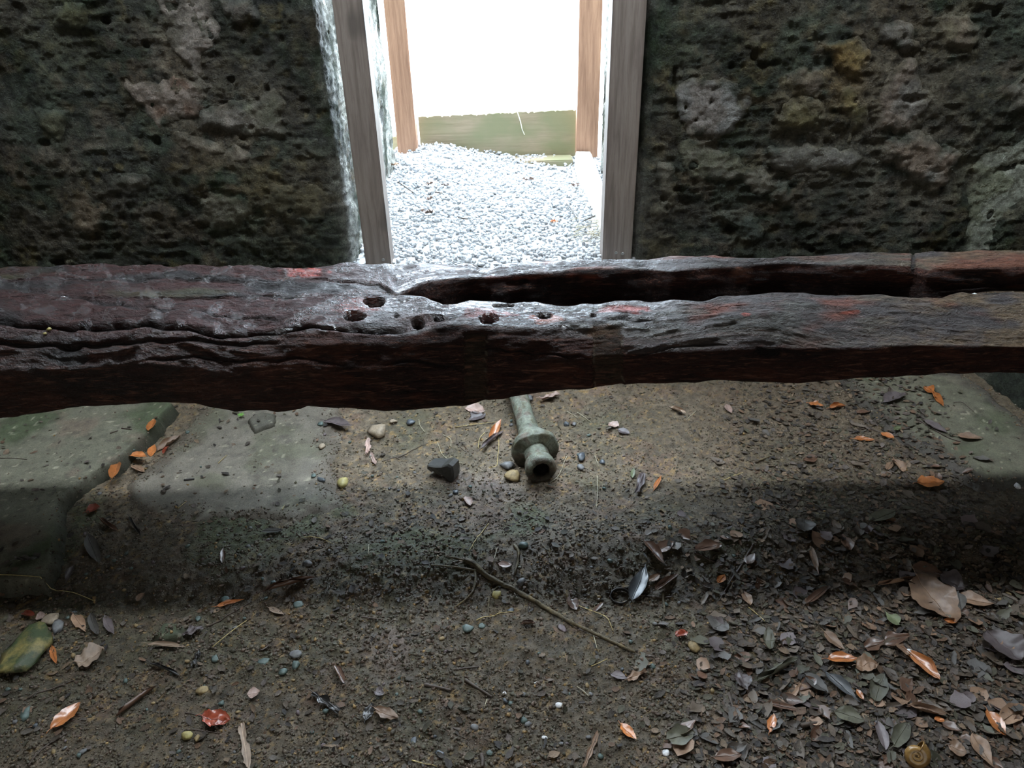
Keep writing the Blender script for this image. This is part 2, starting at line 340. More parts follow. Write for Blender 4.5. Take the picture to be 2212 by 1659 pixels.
pieces = [
 ('plaster_patch', [(330, -10), (440, -10), (470, 60), (440, 130), (450, 190), (425, 210), (395, 150), (350, 60)], (.16, .14, .12), (.10, .09, .07)),
 ('plaster_patch', [(262, 175), (300, 165), (340, 185), (380, 140), (425, 175), (445, 235), (400, 260), (340, 275), (300, 245)], (.18, .15, .125), (.13, .085, .06)),
 ('stone', [(430, 240), (500, 215), (560, 215), (590, 190), (618, 225), (612, 290), (560, 300), (480, 290), (420, 280)], (.15, .135, .115), (.08, .08, .055)),
 ('stone', [(370, 270), (420, 285), (480, 300), (540, 330), (500, 350), (440, 345), (380, 310)], (.13, .11, .085), (.08, .075, .05)),
 ('plaster_patch', [(500, 360), (560, 335), (620, 350), (600, 400), (560, 430), (520, 400)], (.10, .095, .065), (.14, .13, .10)),
 ('stone', [(590, 400), (650, 395), (700, 430), (690, 465), (620, 485), (590, 450)], (.095, .085, .05), (.065, .06, .035)),
 ('stone', [(140, 440), (190, 420), (240, 440), (230, 500), (190, 520), (135, 505)], (.12, .095, .065), (.08, .07, .045)),
 ('stone', [(440, 420), (500, 400), (545, 440), (520, 480), (460, 505), (430, 470)], (.10, .095, .07), (.06, .06, .04)),
 ('stone', [(470, -5), (540, -5), (545, 40), (500, 60), (470, 35)], (.07, .06, .05), (.10, .09, .07)),
 ('stone', [(80, 20), (190, 0), (180, 50), (110, 70)], (.06, .06, .03), (.08, .085, .045)),
 ('stone', [(640, 300), (690, 290), (710, 340), (670, 370), (640, 340)], (.06, .055, .045), (.09, .08, .065)),
 ('plaster_patch', [(1465, 200), (1530, 165), (1600, 175), (1620, 250), (1580, 300), (1540, 320), (1480, 290), (1455, 250)], (.15, .135, .12), (.17, .17, .16)),
 ('plaster_patch', [(1470, 300), (1540, 315), (1600, 330), (1640, 370), (1690, 410), (1640, 430), (1560, 390), (1480, 400)], (.13, .125, .10), (.09, .09, .06)),
 ('stone', [(1690, 225), (1740, 210), (1785, 235), (1780, 285), (1720, 290), (1685, 265)], (.085, .08, .04), (.12, .105, .05)),
 ('stone', [(1700, 160), (1770, 150), (1800, 190), (1760, 215), (1710, 205)], (.09, .07, .05), (.06, .055, .04)),
 ('stone', [(1745, 85), (1850, 70), (1890, 120), (1860, 170), (1800, 150)], (.10, .08, .035), (.15, .10, .035)),
 ('stone', [(1810, 175), (1870, 180), (1880, 270), (1840, 300), (1815, 240)], (.085, .075, .035), (.13, .10, .04)),
 ('stone', [(1920, 150), (1970, 130), (2010, 200), (2000, 270), (1960, 290), (1895, 275), (1905, 210)], (.15, .12, .095), (.12, .11, .095)),
 ('stone', [(1900, 290), (1960, 285), (2030, 300), (2090, 330), (2060, 410), (2020, 420), (1960, 370), (1895, 350)], (.15, .15, .135), (.16, .125, .095)),
 ('plaster_patch', [(1655, 320), (1720, 310), (1800, 325), (1880, 335), (1860, 360), (1760, 375), (1660, 365)], (.13, .125, .11), (.10, .095, .08)),
 ('stone', [(1670, 400), (1710, 390), (1730, 430), (1700, 455), (1665, 440)], (.11, .09, .07), (.09, .08, .06)),
 ('plaster_patch', [(2125, 340), (2212, 310), (2300, 330), (2300, 560), (2070, 556), (2085, 480), (2100, 400)], (.20, .21, .17), (.15, .16, .11)),
 ('stone', [(2020, 40), (2100, 30), (2140, 80), (2110, 130), (2030, 110)], (.11, .095, .06), (.13, .105, .075)),
 ('stone', [(1900, 60), (1985, 50), (2000, 110), (1960, 125), (1890, 95)], (.12, .11, .095), (.09, .08, .065)),
 ('stone', [(2165, 180), (2260, 150), (2270, 240), (2180, 245)], (.15, .135, .11), (.11, .10, .08)),
 ('stone', [(1422, 350), (1455, 350), (1465, 440), (1450, 470), (1415, 460)], (.085, .08, .055), (.11, .10, .075)),
 ('stone', [(1600, 90), (1650, 70), (1660, 150), (1610, 130)], (.08, .08, .04), (.055, .055, .04)),
 ('stone', [(1560, 470), (1640, 455), (1650, 520), (1580, 530)], (.04, .05, .04), (.055, .06, .05)),
 ('stone', [(60, 230), (150, 240), (130, 310), (60, 290)], (.05, .05, .03), (.075, .075, .045)),
 ('stone', [(230, 360), (330, 370), (320, 410), (240, 410)], (.07, .065, .05), (.05, .05, .035)),
]
for i, (nm, poly, c1, c2) in enumerate(pieces):
    big = nm == 'plaster_patch'
    c1 = tuple(1.25*a for a in c1); c2 = tuple(1.2*a for a in c2)
    o = wall_piece(nm, poly, c1, c2, proud=.004 if big else .010, soft=.03 if big else .04, seed=i*13)
# room shell beyond the frame
box('wall_left', -2.9, -2.58, -3.2, 2.9, -.1, 2.9, M_plain, bev=0, kind='structure')
box('wall_right', 2.58, 2.9, -3.2, 2.9, -.1, 2.9, M_plain, bev=0, kind='structure')
box('wall_front', -2.9, 2.9, -3.4, -3.1, -.1, 2.9, M_plain, bev=0, kind='structure')
box('ceiling', -2.9, 2.9, -3.4, 2.10, 2.9, 3.0, M_roof, bev=0, kind='structure')
box('ceiling', -2.9, 2.9, 2.34, 2.80, 2.9, 3.0, M_roof, bev=0, kind='structure')  # extra roof strip added to narrow the gap and its light

# ================================================================== FLOOR
def gh(x, y):
    z = .012*fbm(x*2.3, y*2.3, 0.0, 301, 3) + .006*fbm(x*11, y*11, 0.0, 311, 3) + .0050*fbm(x*34, y*34, 0.0, 321, 2)
    cl = fbm(x*62, y*62, 0.0, 331, 2); z = z+.0055*np.clip(cl, -.3, 1)
    # low ridge of crumbly soil crossing under the beam
    yr = 1.62+.05*np.sin(x*2.1)+.03*noise(x*3, y*0, 0.0, 7)
    z = z+.030*np.exp(-((y-yr)/.13)**2)*sm(-1.35, -.5, x)
    return z
xs = np.r_[np.linspace(-2.6, -1.95, 12)[:-1], np.arange(-1.95, 1.95, .0058), np.linspace(1.95, 2.6, 12)]
ys = np.r_[np.linspace(-3.2, .85, 30)[:-1], np.arange(.85, 2.55, .0058), np.linspace(2.55, 2.8, 12)]
X, Y = np.meshgrid(xs, ys, indexing='ij'); Z = gh(X, Y)
n1 = fbm(X*3, Y*3, 0.0, 401, 4); n2 = fbm(X*12, Y*12, 0.0, 411, 3); n3 = fbm(X*40, Y*40, 0.0, 421, 3); n4 = fbm(X*90, Y*90, 0.0, 431, 2)
C = np.broadcast_to(np.array([.074, .061, .044]), X.shape+(3,)).copy()
C = mixc(C, (.055, .052, .034), sm(0, .35, n1)); C = mixc(C, (.115, .098, .080), sm(.05, .4, -n1+.3*n2)*.8)
C = mixc(C, (.085, .055, .042), sm(.15, .45, n2)*.6); C = mixc(C, (.045, .040, .030), sm(.0, .35, n3)*.7)
C = mixc(C, (.17, .12, .055), sm(.38, .6, n4+.25*n2)*.8)
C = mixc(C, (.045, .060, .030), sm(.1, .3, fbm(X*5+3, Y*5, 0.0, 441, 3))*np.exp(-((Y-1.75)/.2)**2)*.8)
C = mixc(C, (.060, .048, .036), sm(.35, 1.1, X-.25*n1)*.75); C = C*(1.1+.45*sm(1.75, 1.95, Y))[..., None]*np.array([1.08, 1.0, .86])  # soil lightened beyond the beam: brighter light there put into the colour
for (cx, cy, rr, cc) in ((870, 1385, .10, (.17, .135, .115)), (1060, 1045, .08, (.15, .115, .10)), (970, 1040, .08, (.13, .10, .085)), (1070, 1120, .06, (.11, .08, .06))):
    q = onZ(cx, cy); C = mixc(C, cc, np.exp(-(((X-q[0])/rr)**2+((Y-q[1])/(rr*1.1))**2))*sm(-.4, .2, n2))
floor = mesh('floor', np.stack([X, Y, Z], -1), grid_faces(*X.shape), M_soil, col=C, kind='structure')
def gz(px, py):
    p = onZ(px, py, 0.0)
    for _ in range(2): p = onZ(px, py, float(surf(p[0], p[1])))
    return p
# ---- stone slabs, parts of the floor
SLABS = []
def slab(name, poly, h, soft, cols, seed, fadecol, thick=.0, label=None, wob=.02):
    P = np.array([onZ(x, y, h) for x, y in poly])[:, :2]
    mg_ = .03 if soft < .05 else .10; x0, y0 = P.min(0)-mg_; x1, y1 = P.max(0)+mg_; x0 = max(x0, -2.3); x1 = min(x1, 2.3)
    def f(X, Y):
        sd = polysd(X, Y, P)+wob*fbm(X*9, Y*9, 0.0, seed, 3)+.004*fbm(X*60, Y*60, 0.0, seed+5, 2)
        top = h+.005*fbm(X*3.5, Y*3.5, 0.0, seed+11, 3)+.0016*fbm(X*26, Y*26, 0.0, seed+17, 3)
        return sd, top-(h+.02)*(1-sm(-.008, soft, sd))
    st = .0055 if soft < .05 else .007
    X, Y = np.meshgrid(np.arange(x0, x1, st), np.arange(y0, y1, st), indexing='ij'); sd, Z = f(X, Y)
    C = np.broadcast_to(np.array(cols[0]), X.shape+(3,)).copy()
    C = mixc(C, cols[1], sm(-.05, .3, fbm(X*4, Y*4, 0.0, seed+21, 4))); C = mixc(C, cols[2], sm(.1, .45, fbm(X*7+5, Y*7, 0.0, seed+31, 4)))
    C = mixc(C, [c*.5 for c in cols[0]], sm(.25, .5, fbm(X*38, Y*38, 0.0, seed+41, 3))*.5)
    C = mixc(C, (.4, .38, .28), sm(.80, .88, fbm(X*75, Y*75, 0.0, seed+51, 1))*.6)
    C = mixc(C, fadecol, 1-(sm(.0, soft*1.1+.004, sd) if soft < .05 else sm(.035, .13, sd+.05*fbm(X*24, Y*24, 0.0, seed+61, 3))))
    keep = sd > -.012; q = keep[:-1, :-1] & keep[1:, :-1] & keep[1:, 1:] & keep[:-1, 1:]
    V = np.stack([X, Y, Z], -1).reshape(-1, 3); fc = grid_faces(*X.shape, mask=q); V, fc, C = compact(V, fc, C.reshape(-1, 3))
    o = mesh(name, V, fc, M_slab, floor, col=C)
    if label: o['label'] = label
    SLABS.append(f); return o
slab('stone_slab', [(-900, 760), (280, 780), (384, 868), (322, 935), (246, 1000), (178, 1045), (138, 1080), (140, 1140), (125, 1215), (100, 1262), (-900, 1285)], .052, .022,
     [(.150, .145, .105), (.075, .090, .050), (.165, .135, .100)], 500, (.045, .045, .032), label='raised slab with greenish algae and a worn broken edge', wob=.012)
slab('stone_slab', [(420, 862), (480, 820), (680, 830), (765, 890), (755, 960), (735, 1010), (790, 1080), (730, 1135), (560, 1145), (420, 1140), (225, 1105), (262, 1030), (310, 990), (365, 940)], .014, .08,
     [(.170, .153, .122), (.135, .122, .095), (.120, .115, .080)], 540, (.105, .086, .064), label='pale grey slab lying flush with the soil', wob=.05)
slab('stone_slab', [(1790, 800), (1900, 740), (2090, 800), (2150, 840), (2300, 960), (2500, 1060), (2250, 1075), (2110, 1060), (2010, 985), (1900, 925), (1840, 860)], .022, .05,
     [(.120, .115, .080), (.085, .092, .055), (.145, .130, .095)], 580, (.060, .052, .042), label='olive grey slab sprinkled with pale crumbs')
slab('stone_slab', [(318, 1372), (352, 1335), (405, 1340), (400, 1375), (345, 1392)], .014, .02,
     [(.06, .075, .04), (.05, .065, .035), (.09, .085, .05)], 620, (.05, .045, .03), label='small sunken stone with green algae', wob=.008)
slab('stone_slab', [(530, 905), (560, 888), (600, 890), (595, 915), (545, 935)], .028, .012,
     [(.10, .095, .075), (.07, .07, .05), (.12, .11, .085)], 660, (.06, .055, .04), label='small dark stone embedded in the pale slab', wob=.006)
def surf(x, y):
    z = gh(np.asarray(x, float), np.asarray(y, float))
    for f in SLABS:
        sd, t = f(np.asarray(x, float), np.asarray(y, float)); z = np.where(sd > -.01, np.maximum(z, t), z)
    return z
# ---- low rocky footing along the right wall
def footing():
    X, Y = np.meshgrid(np.arange(1.70, 2.58, .010), np.arange(1.3, 2.74, .010), indexing='ij')
    e = X-1.80-.02*fbm(X*6, Y*6, 0.0, 701, 3)-.10*sm(2.2, 1.3, Y)
    h = -.04+.15*sm(0, .06, e)+.10*sm(.05, .5, e)
    Z = h+.030*fbm(X*7, Y*7, 0.0, 711, 3)*sm(-.02, .06, e)+.010*ridged(X*26, Y*26, 0.0, 721, 3)*sm(-.02, .06, e)
    C = np.broadcast_to(np.array([.030, .036, .026]), X.shape+(3,)).copy(); C = mixc(C, (.09, .09, .07), sm(.15, .4, fbm(X*14, Y*9, 0.0, 731, 3)))
    return mesh('rock_footing', np.stack([X, Y, Z], -1), grid_faces(*X.shape), M_wall, col=C)
tag(footing(), 'low dark rocky ledge at the far right edge of the floor, behind the olive slab', 'rock ledge')

# ================================================================== OUTSIDE the doorway
def oh(x, y):
    z = .428+.012*fbm(x*4, y*4, 0.0, 801, 3)+.075*np.exp(-(((x+.42)/.32)**2+((y-4.30)/.30)**2))
    z = z-.050*np.exp(-(((x-.28)/.17)**2+((y-4.05)/.20)**2))
    return z
X, Y = np.meshgrid(np.arange(-.75, .75, .02), np.arange(2.66, 4.6, .02), indexing='ij')
bed = mesh('gravel_bed', np.stack([X, Y, oh(X, Y)-.006], -1), grid_faces(*X.shape), M_gravel, kind='structure')
tag(bed, 'bright pale gravel in the doorway passage')
# sill and earth bank holding the passage floor
box('door_sill', XL+.01, XR+.30, 2.70, 2.80, .0, .425, M_plain, bev=.01, kind='structure')
g_ = box('ground_outside', -40, 40, 4.62, 90, -.3, .25, M_sand, bev=0, kind='structure'); g_.name = 'ground'
def rock_vf(r, seed, sub=1, flat=.6, rr=None):
    bm = bmesh.new(); bmesh.ops.create_icosphere(bm, subdivisions=sub, radius=1); V = np.array([v.co[:] for v in bm.verts]); Fc = np.array([[v.index for v in f.verts] for f in bm.faces]); bm.free()
    k = 1+.35*noise(V[:, 0]*1.2+seed*3.1, V[:, 1]*1.2, V[:, 2]*1.2+.01, seed)+.15*noise(V[:, 0]*3+seed, V[:, 1]*3, V[:, 2]*3+.01, seed+1)
    V = V*k[:, None]
    # chop with a few planes for broken faces
    g = np.random.default_rng(seed)
    for _ in range(4):
        nrm = g.normal(size=3); nrm /= np.linalg.norm(nrm); d = .55+.3*g.random(); t = V@nrm-d; V = V-np.clip(t, 0, None)[:, None]*nrm
    V = V*np.array([1, .7+.25*g.random(), flat])*r
    return V, Fc
def rotmats(g, n, tilt=.5):
    a = g.random(n)*2*pi; t = g.normal(size=n)*tilt; b = g.random(n)*2*pi
    Rz = np.zeros((n, 3, 3)); Rz[:, 0, 0] = np.cos(a); Rz[:, 0, 1] = -np.sin(a); Rz[:, 1, 0] = np.sin(a); Rz[:, 1, 1] = np.cos(a); Rz[:, 2, 2] = 1
    k = np.stack([np.cos(b), np.sin(b), 0*b], 1); K = np.zeros((n, 3, 3)); K[:, 0, 2] = k[:, 1]; K[:, 1, 2] = -k[:, 0]; K[:, 2, 0] = -k[:, 1]; K[:, 2, 1] = k[:, 0]
    Rt = np.eye(3)[None]+np.sin(t)[:, None, None]*K+(1-np.cos(t))[:, None, None]*(K@K)
    return Rt@Rz
def scatter(name, protos, pos, size, g, mat, parent, cols=None, tilt=.5, smooth=False, kind='stuff'):
    Vs, Fs, Cs, off = [], [], [], 0; n = len(pos); which = g.integers(0, len(protos), n); R = rotmats(g, n, tilt)
    for k, (V, Fc) in enumerate(protos):
        ids = np.where(which == k)[0]
        if not len(ids): continue
        P = np.einsum('nij,vj->nvi', R[ids], V)*size[ids][:, None, None]+pos[ids][:, None]
        m = len(V); Vs.append(P.reshape(-1, 3)); Fs.append((Fc[None]+(np.arange(len(ids))*m)[:, None, None]).reshape(-1, Fc.shape[1])+off); off += m*len(ids)
        if cols is not None: Cs.append(np.repeat(cols[ids], m, 0))
    return mesh(name, np.concatenate(Vs), np.concatenate(Fs), mat, parent, col=np.concatenate(Cs) if cols is not None else None, smooth=smooth, kind=kind)
grocks = [rock_vf(1, 900+i, 1, .5) for i in range(10)]
n = 6000; px_ = rng.uniform(-.62, .52, n); py_ = rng.uniform(2.72, 4.36, n); sz = rng.uniform(.007, .0145, n)
P = np.stack([px_, py_, oh(px_, py_)+rng.uniform(-.004, .008, n)], 1)
order = np.argsort(py_); near = (py_ < 3.3) & (abs(px_+.03) < .40); ids = np.where(near)[0]; ids = ids[np.argsort(py_[ids]-.02*sz[ids]/.01)][:300]
rest = np.setdiff1d(np.arange(n), ids)
scatter('loose_gravel', grocks, P[rest], sz[rest], rng, M_gravel, bed, tilt=.6)
gm = []
for k, (V, Fc) in enumerate(grocks):
    o = mesh('gravel_stone', V, Fc, M_gravel, bed, smooth=False); gm.append(o)
for j, i in enumerate(ids):
    o = gm[j] if j < len(gm) else gm[j % len(gm)].copy()
    if j >= len(gm): COL.objects.link(o); o.parent = bed
    o.location = P[i]; o.scale = (sz[i]*1.1,)*3; o.rotation_euler = (rng.normal()*.5, rng.normal()*.5, rng.random()*6.3)

# ---- posts
def post(px0, px1, Y, z0, mat, label, depth=.095, jag=False, top=2.6):
    a = onY(px0[0], px0[1], Y); b = onY(px1[0], px1[1], Y)
    o = box('wooden_post', a[0], b[0], Y, Y+depth, z0, top, mat, bev=.004)
    return tag(o, label, 'post', 'posts of the doorway')
pA = post((755, 300), (815, 300), 2.75, .395, M_post, 'grey brown near post on the left side of the doorway')
pB = post((1324, 0), (1398, 0), 2.75, .405, M_post, 'grey brown near post on the right side, tight against the mossy wall')
pC = post((857, 300), (899, 300), 4.22, .41, M_post2, 'orange brown far post at the left outer end of the passage')
pD = post((1246, 300), (1292, 300), 4.22, .44, M_post2, 'orange brown far post at the right outer end of the passage')
def screw(parent, px, py, Y):
    p = onY(px, py, Y); bm = bmesh.new()
    bmesh.ops.create_cone(bm, cap_ends=True, segments=12, radius1=.0065, radius2=.0045, depth=.004, matrix=Matrix.Rotation(radians(90), 4, 'X'))
    me = bpy.data.meshes.new('screw'); bm.to_mesh(me); bm.free(); me.materials.append(M_screw)
    o = bpy.data.objects.new('screw', me); COL.objects.link(o); o.location = (p[0], Y-.001, p[2]); o.parent = parent
screw(pA, 828, 561, 2.75); screw(pB, 1331, 546, 2.75); screw(pB, 1345, 548, 2.75)
# ---- boards closing the far end of the passage, with a rough top edge
def roughboard(name, c0, c1, Y, thick, mat, label, cat, zlow, tops):
    nx = 120; x0 = onY(*c0, Y)[0]; x1 = onY(*c1, Y)[0]; xs_ = np.linspace(x0, x1, nx)
    zt = np.interp(xs_, [x0, x1], [onY(*c0, Y)[2], onY(*c1, Y)[2]])+.003*noise(xs_*60, xs_*0, 0.0, 5)-.006*(noise(xs_*140, xs_*0, 0.0, 6) > .72)
    prof = [(Y, zlow), (Y, None), (Y+.004, 'b'), (Y+thick-.004, 'b'), (Y+thick, None), (Y+thick, zlow)]
    V = []
    for i in range(nx):
        for (yy, zz) in prof: V.append((xs_[i], yy, zz if isinstance(zz, float) else (zt[i]-.004 if zz is None else zt[i])))
    k = len(prof); Fc = [(i*k+j, (i+1)*k+j, (i+1)*k+(j+1) % k, i*k+(j+1) % k) for i in range(nx-1) for j in range(k)]
    Fc = [tuple(f)[::-1] for f in Fc]+[tuple(range(k))[::-1], tuple((nx-1)*k+j for j in range(k))]
    me = bpy.data.meshes.new(name); me.from_pydata(V, [], Fc); me.materials.append(mat); me.update()
    o = bpy.data.objects.new(name, me); COL.objects.link(o); return tag(o, label, cat)
roughboard('retaining_board', (903, 251), (1246, 236), 4.33, .045, M_board, 'wide greenish board on edge across the far end of the passage', 'board', .36, None)
roughboard('retaining_board', (838, 296), (872, 294), 4.36, .045, M_board, 'short dark board end behind the far left post', 'board', .36, None)
q0 = onY(1118, 349, 4.10); q1 = onY(1250, 345, 4.10)
M_pale = timber('pale_weathered_timber', (.42, .40, .30), (.28, .25, .18), 'x')
o = box('step_timber', q0[0]-.10, q1[0]-.02, 4.215, 4.33, .375, .432, M_board, bev=.005); tag(o, 'low timber step under the wide greenish board', 'timber step')
M_lime = organic('pale_lime_ledge', (.62, .60, .55), s1=14, s2=120, bump=.002, var=(.8, 1.1))
def ledge():
    X, T = np.meshgrid(np.linspace(0, 1, 24), np.linspace(2.86, 4.20, 110), indexing='ij')
    x0 = np.interp(T, [2.8, 3.3, 3.9, 4.34], [.385, .380, .365, .375])+.006*fbm(T*14, X*0, 0.0, 851, 3)
    h = np.interp(T, [2.8, 3.1, 4.0, 4.34], [.015, .04, .055, .045])
    pr = sm(0, .16, X); Xw = x0+(XR-.02-x0)*np.clip((X-.08)/.92, 0, 1)
    Z = .40+(h+.03)*pr+.004*fbm(Xw*20, T*20, 0.0, 861, 3)
    return mesh('plaster_ledge', np.stack([Xw, T, Z], -1), grid_faces(*X.shape), M_lime)
tag(ledge(), 'pale plastered ledge along the right side of the passage', 'ledge')
M_spider = simple('pale_thread', (.75, .72, .6), .5)
tube('thread', [onY(1117, 240, 4.318), onY(1124, 262, 4.318), onY(1128, 280, 4.318), onY(1133, 291, 4.318)], [.0022, .003, .0025, .003], M_spider, None, 5)
tag(bpy.data.objects['thread'], 'pale root thread hanging down the wide greenish board', 'thread')

# ================================================================== BEAM
cv = {}
cv['back'] = [(-500, 590), (0, 578), (150, 576), (350, 574), (600, 574), (780, 573), (852, 575), (906, 566), (953, 566), (978, 573), (1004, 574), (1020, 569), (1035, 579), (1064, 579), (1086, 569), (1143, 565), (1181, 564), (1194, 566), (1213, 563), (1257, 562), (1301, 564), (1350, 560), (1400, 561), (1450, 553), (1543, 552), (1564, 556), (1633, 557), (1708, 555), (1794, 550), (1846, 546), (1974, 549), (2008, 544), (2122, 543), (2212, 541), (2700, 530)]
cv['bin'] = [(-500, 606), (0, 604), (700, 606), (820, 615), (858, 638), (890, 620), (928, 608), (985, 602), (1042, 600), (1090, 597), (1127, 591), (1184, 590), (1238, 584), (1301, 581), (1396, 582), (1450, 585), (1519, 579), (1570, 577), (1691, 571), (1781, 574), (1898, 573), (1977, 575), (2008, 582), (2104, 580), (2212, 579), (2700, 570)]
cv['fin'] = [(-500, 650), (0, 648), (700, 648), (820, 648), (858, 643), (906, 645), (937, 655), (956, 663), (985, 663), (1016, 654), (1080, 656), (1102, 660), (1159, 656), (1206, 660), (1244, 660), (1270, 656), (1365, 652), (1400, 652), (1450, 650), (1519, 653), (1553, 643), (1670, 635), (1760, 636), (1894, 640), (2035, 643), (2053, 638), (2212, 636), (2700, 630)]
cv['ftop'] = [(-500, 700), (0, 700), (125, 712), (210, 708), (305, 704), (407, 712), (475, 727), (576, 722), (661, 712), (750, 714), (850, 722), (900, 718), (950, 705), (1000, 699), (1030, 702), (1100, 706), (1200, 706), (1290, 706), (1330, 702), (1400, 708), (1450, 698), (1519, 691), (1643, 680), (1725, 686), (1794, 688), (1898, 690), (1949, 685), (2053, 688), (2104, 693), (2212, 697), (2700, 700)]
cv['bot'] = [(-500, 930), (0, 903), (136, 884), (237, 874), (339, 869.6), (420, 870.6), (465, 878), (509, 887.6), (576, 886), (597, 892), (630, 887), (665, 879), (690, 882), (750, 882), (849, 885), (937, 882.5), (1039, 870.6), (1141, 855), (1230, 842), (1310, 833), (1450, 827), (1657, 821), (1725, 824), (1829, 815.6), (1900, 814), (2001, 808), (2104, 805), (2212, 805), (2700, 800)]
tt = np.arange(-420, 2640, 2.6)
K = {k: np.interp(tt, *zip(*v)) for k, v in cv.items()}
gd = sm(846, 905, tt)                                     # where the log is split by the groove
Yk = dict(back=1.985+.02*np.sin(tt/420), bin=1.915+.0*tt, fin=1.775+.0*tt, ftop=1.655+.015*np.sin(tt/300+1), bot=1.64+.01*np.sin(tt/350))
p_back = onY(tt, K['back'], Yk['back']); 
# seat the inner edges at the height of the top surface
ztop = np.interp(tt, tt, p_back[:, 2])
def atz(py, z):
    return onZ(tt, py, z)
def gsm(v, k=40):
    w_ = np.hanning(2*k+1); w_ /= w_.sum(); return np.convolve(np.pad(v, k, 'edge'), w_, 'valid')
zb = gsm(p_back[:, 2])
p_bin = atz(K['bin'], zb-.004); p_ftop0 = onY(tt, K['ftop'], Yk['ftop'])
zf = p_ftop0[:, 2]
p_fin = atz(K['fin'], gsm(.5*(zf+zb), 25)+.006)
p_bot = onY(tt, K['bot'], Yk['bot']); p_mid = onY(tt, .5*K['ftop']+.5*K['bot'], Yk['bot']-.028)
dep = .15*gd
def off(p, dy=0., dz=0.): q = p.copy(); q[:, 1] += dy; q[:, 2] += dz; return q
lo = lambda p, q, a: p*(1-a)+q*a
gb = off(p_bin, -.002, 0); gb[:, 2] -= dep*.35; gb2 = off(p_bin, -.012, 0); gb2[:, 2] -= dep
gf2 = off(p_fin, .012, 0); gf2[:, 2] -= dep*.93
# right end of the groove is shallower and filled with debris
fill = sm(1850, 2150, tt); 
for q in (gb2, gf2): q[:, 2] += fill*.085
under0 = p_back.copy(); under0[:, 2] = p_bot[:, 2]+.03; under1 = off(p_bot, .08, -.002)
keys = [under1, off(under0, -.05, -.02), off(under0, 0.01, .03), off(p_back, .012, -.05), p_back, off(lo(p_back, p_bin, .5), 0, .004), p_bin, gb, gb2, gf2, off(p_fin, .004, -.25*0.15*0), p_fin, off(lo(p_fin, p_ftop0, .5), 0, .007), p_ftop0, off(lo(p_ftop0, p_mid, .35), -.004, 0), p_mid, p_bot, under1]
cnt = [8, 5, 6, 6, 10, 10, 5, 12, 10, 12, 2, 14, 18, 8, 22, 32, 8]
rows = []
for a, b, c in zip(keys[:-1], keys[1:], cnt):
    for i in range(c): rows.append(lo(a, b, i/c))
B = np.stack(rows, 1)                                      # columns x rows x 3
rn_ = B.shape[1]
for _ in range(2): B = (np.roll(B, 1, 1)+2*B+np.roll(B, -1, 1))/4
# arc length round the section for the grain
s_ = np.cumsum(np.linalg.norm(np.diff(B, axis=1, prepend=B[:, :1]), axis=2), 1)[len(tt)*2//3:].mean(0)[None]+0*B[..., 0]
du = np.gradient(B, axis=0); dv = np.gradient(B, axis=1); Nn = np.cross(du, dv); Nn /= np.linalg.norm(Nn, axis=2)[..., None]+1e-9
cen = B.mean(1, keepdims=True)
if np.mean(np.sum(Nn[:, -20]*(B-cen)[:, -20], 1)) < 0: Nn = -Nn
bx = B[..., 0]
warp = .02*noise(bx*5, s_*7, 0.0, 1001)+.03*noise(bx*1.7, s_*3, 0.0, 1002)
g1 = ridged(bx*5, (s_+warp)*26, 0.0, 1011, 3); g2 = ridged(bx*14, (s_+warp)*90, 0.0, 1021, 2); g3 = fbm(bx*9, s_*12, 0.0, 1031, 3)
PX, PY = proj(B)
upn = Nn[..., 2]; top = sm(.35, .75, upn); frontm = sm(.3, .7, -Nn[..., 1])
disp = .0060*g1+.0022*g2+.006*g3
# diagonal ripples in the wet left end, shaped to give striped reflections
lw = sm(900, 500, PX)*top
disp = disp+lw*.0022*np.sin((PX*.8+PY*1.6)*.085+3*noise(PX/90, PY/50, 0.0, 1041))
disp = disp+lw*(.0016*fbm(bx*95, s_*110, 0.0, 1301, 2)+.0030*fbm(bx*30, s_*45, 0.0, 1302, 2))
# cracks and holes, where the photo shows them
cracks = [([(-400, 690), (0, 694), (70, 699), (125, 709), (210, 706), (305, 699), (407, 710), (475, 726), (576, 718), (661, 706), (750, 711), (900, 716)], 5, .030),
          ([(-400, 738), (0, 742), (100, 748), (200, 746), (305, 738), (420, 734), (520, 745), (620, 740)], 4, .014),
          ([(0, 618), (290, 662), (420, 672), (520, 688), (640, 690)], 3, .008), ([(395, 590), (440, 600), (520, 604)], 3, .008),
          ([(1290, 690), (1340, 688), (1450, 690)], 4, .010), ([(1000, 740), (1100, 760), (1200, 768), (1290, 770)], 3, .006),
          ([(800, 790), (900, 780), (1000, 800), (1040, 802)], 3, .007), ([(300, 780), (420, 770), (520, 782), (640, 775), (760, 790)], 3, .008),
          ([(820, 850), (900, 848), (1000, 850)], 3, .008), ([(1350, 770), (1500, 745), (1600, 750)], 3, .005), ([(1060, 612), (1180, 606), (1290, 598)], 3, .008)]
frontrows = np.arange(rn_)[None] >= sum(cnt[:11])
toprows = (np.arange(rn_)[None] >= sum(cnt[:3]))
dark = np.zeros(PX.shape)
for line, wd, dp in cracks:
    cy = np.interp(PX, *zip(*line), left=-999, right=-999)+3*noise(PX/25, 0*PX, 0.0, 1051); wv = wd*(1+.6*noise(PX/40, 0*PX, 0.0, 1052))
    xr = sm(line[0][0], line[0][0]+60, PX)*sm(line[-1][0], line[-1][0]-60, PX) if line[0][0] > -300 else sm(line[-1][0], line[-1][0]-80, PX)
    k = np.exp(-((PY-cy)/wv)**2)*xr*toprows; disp = disp-dp*k; dark = np.maximum(dark, k)
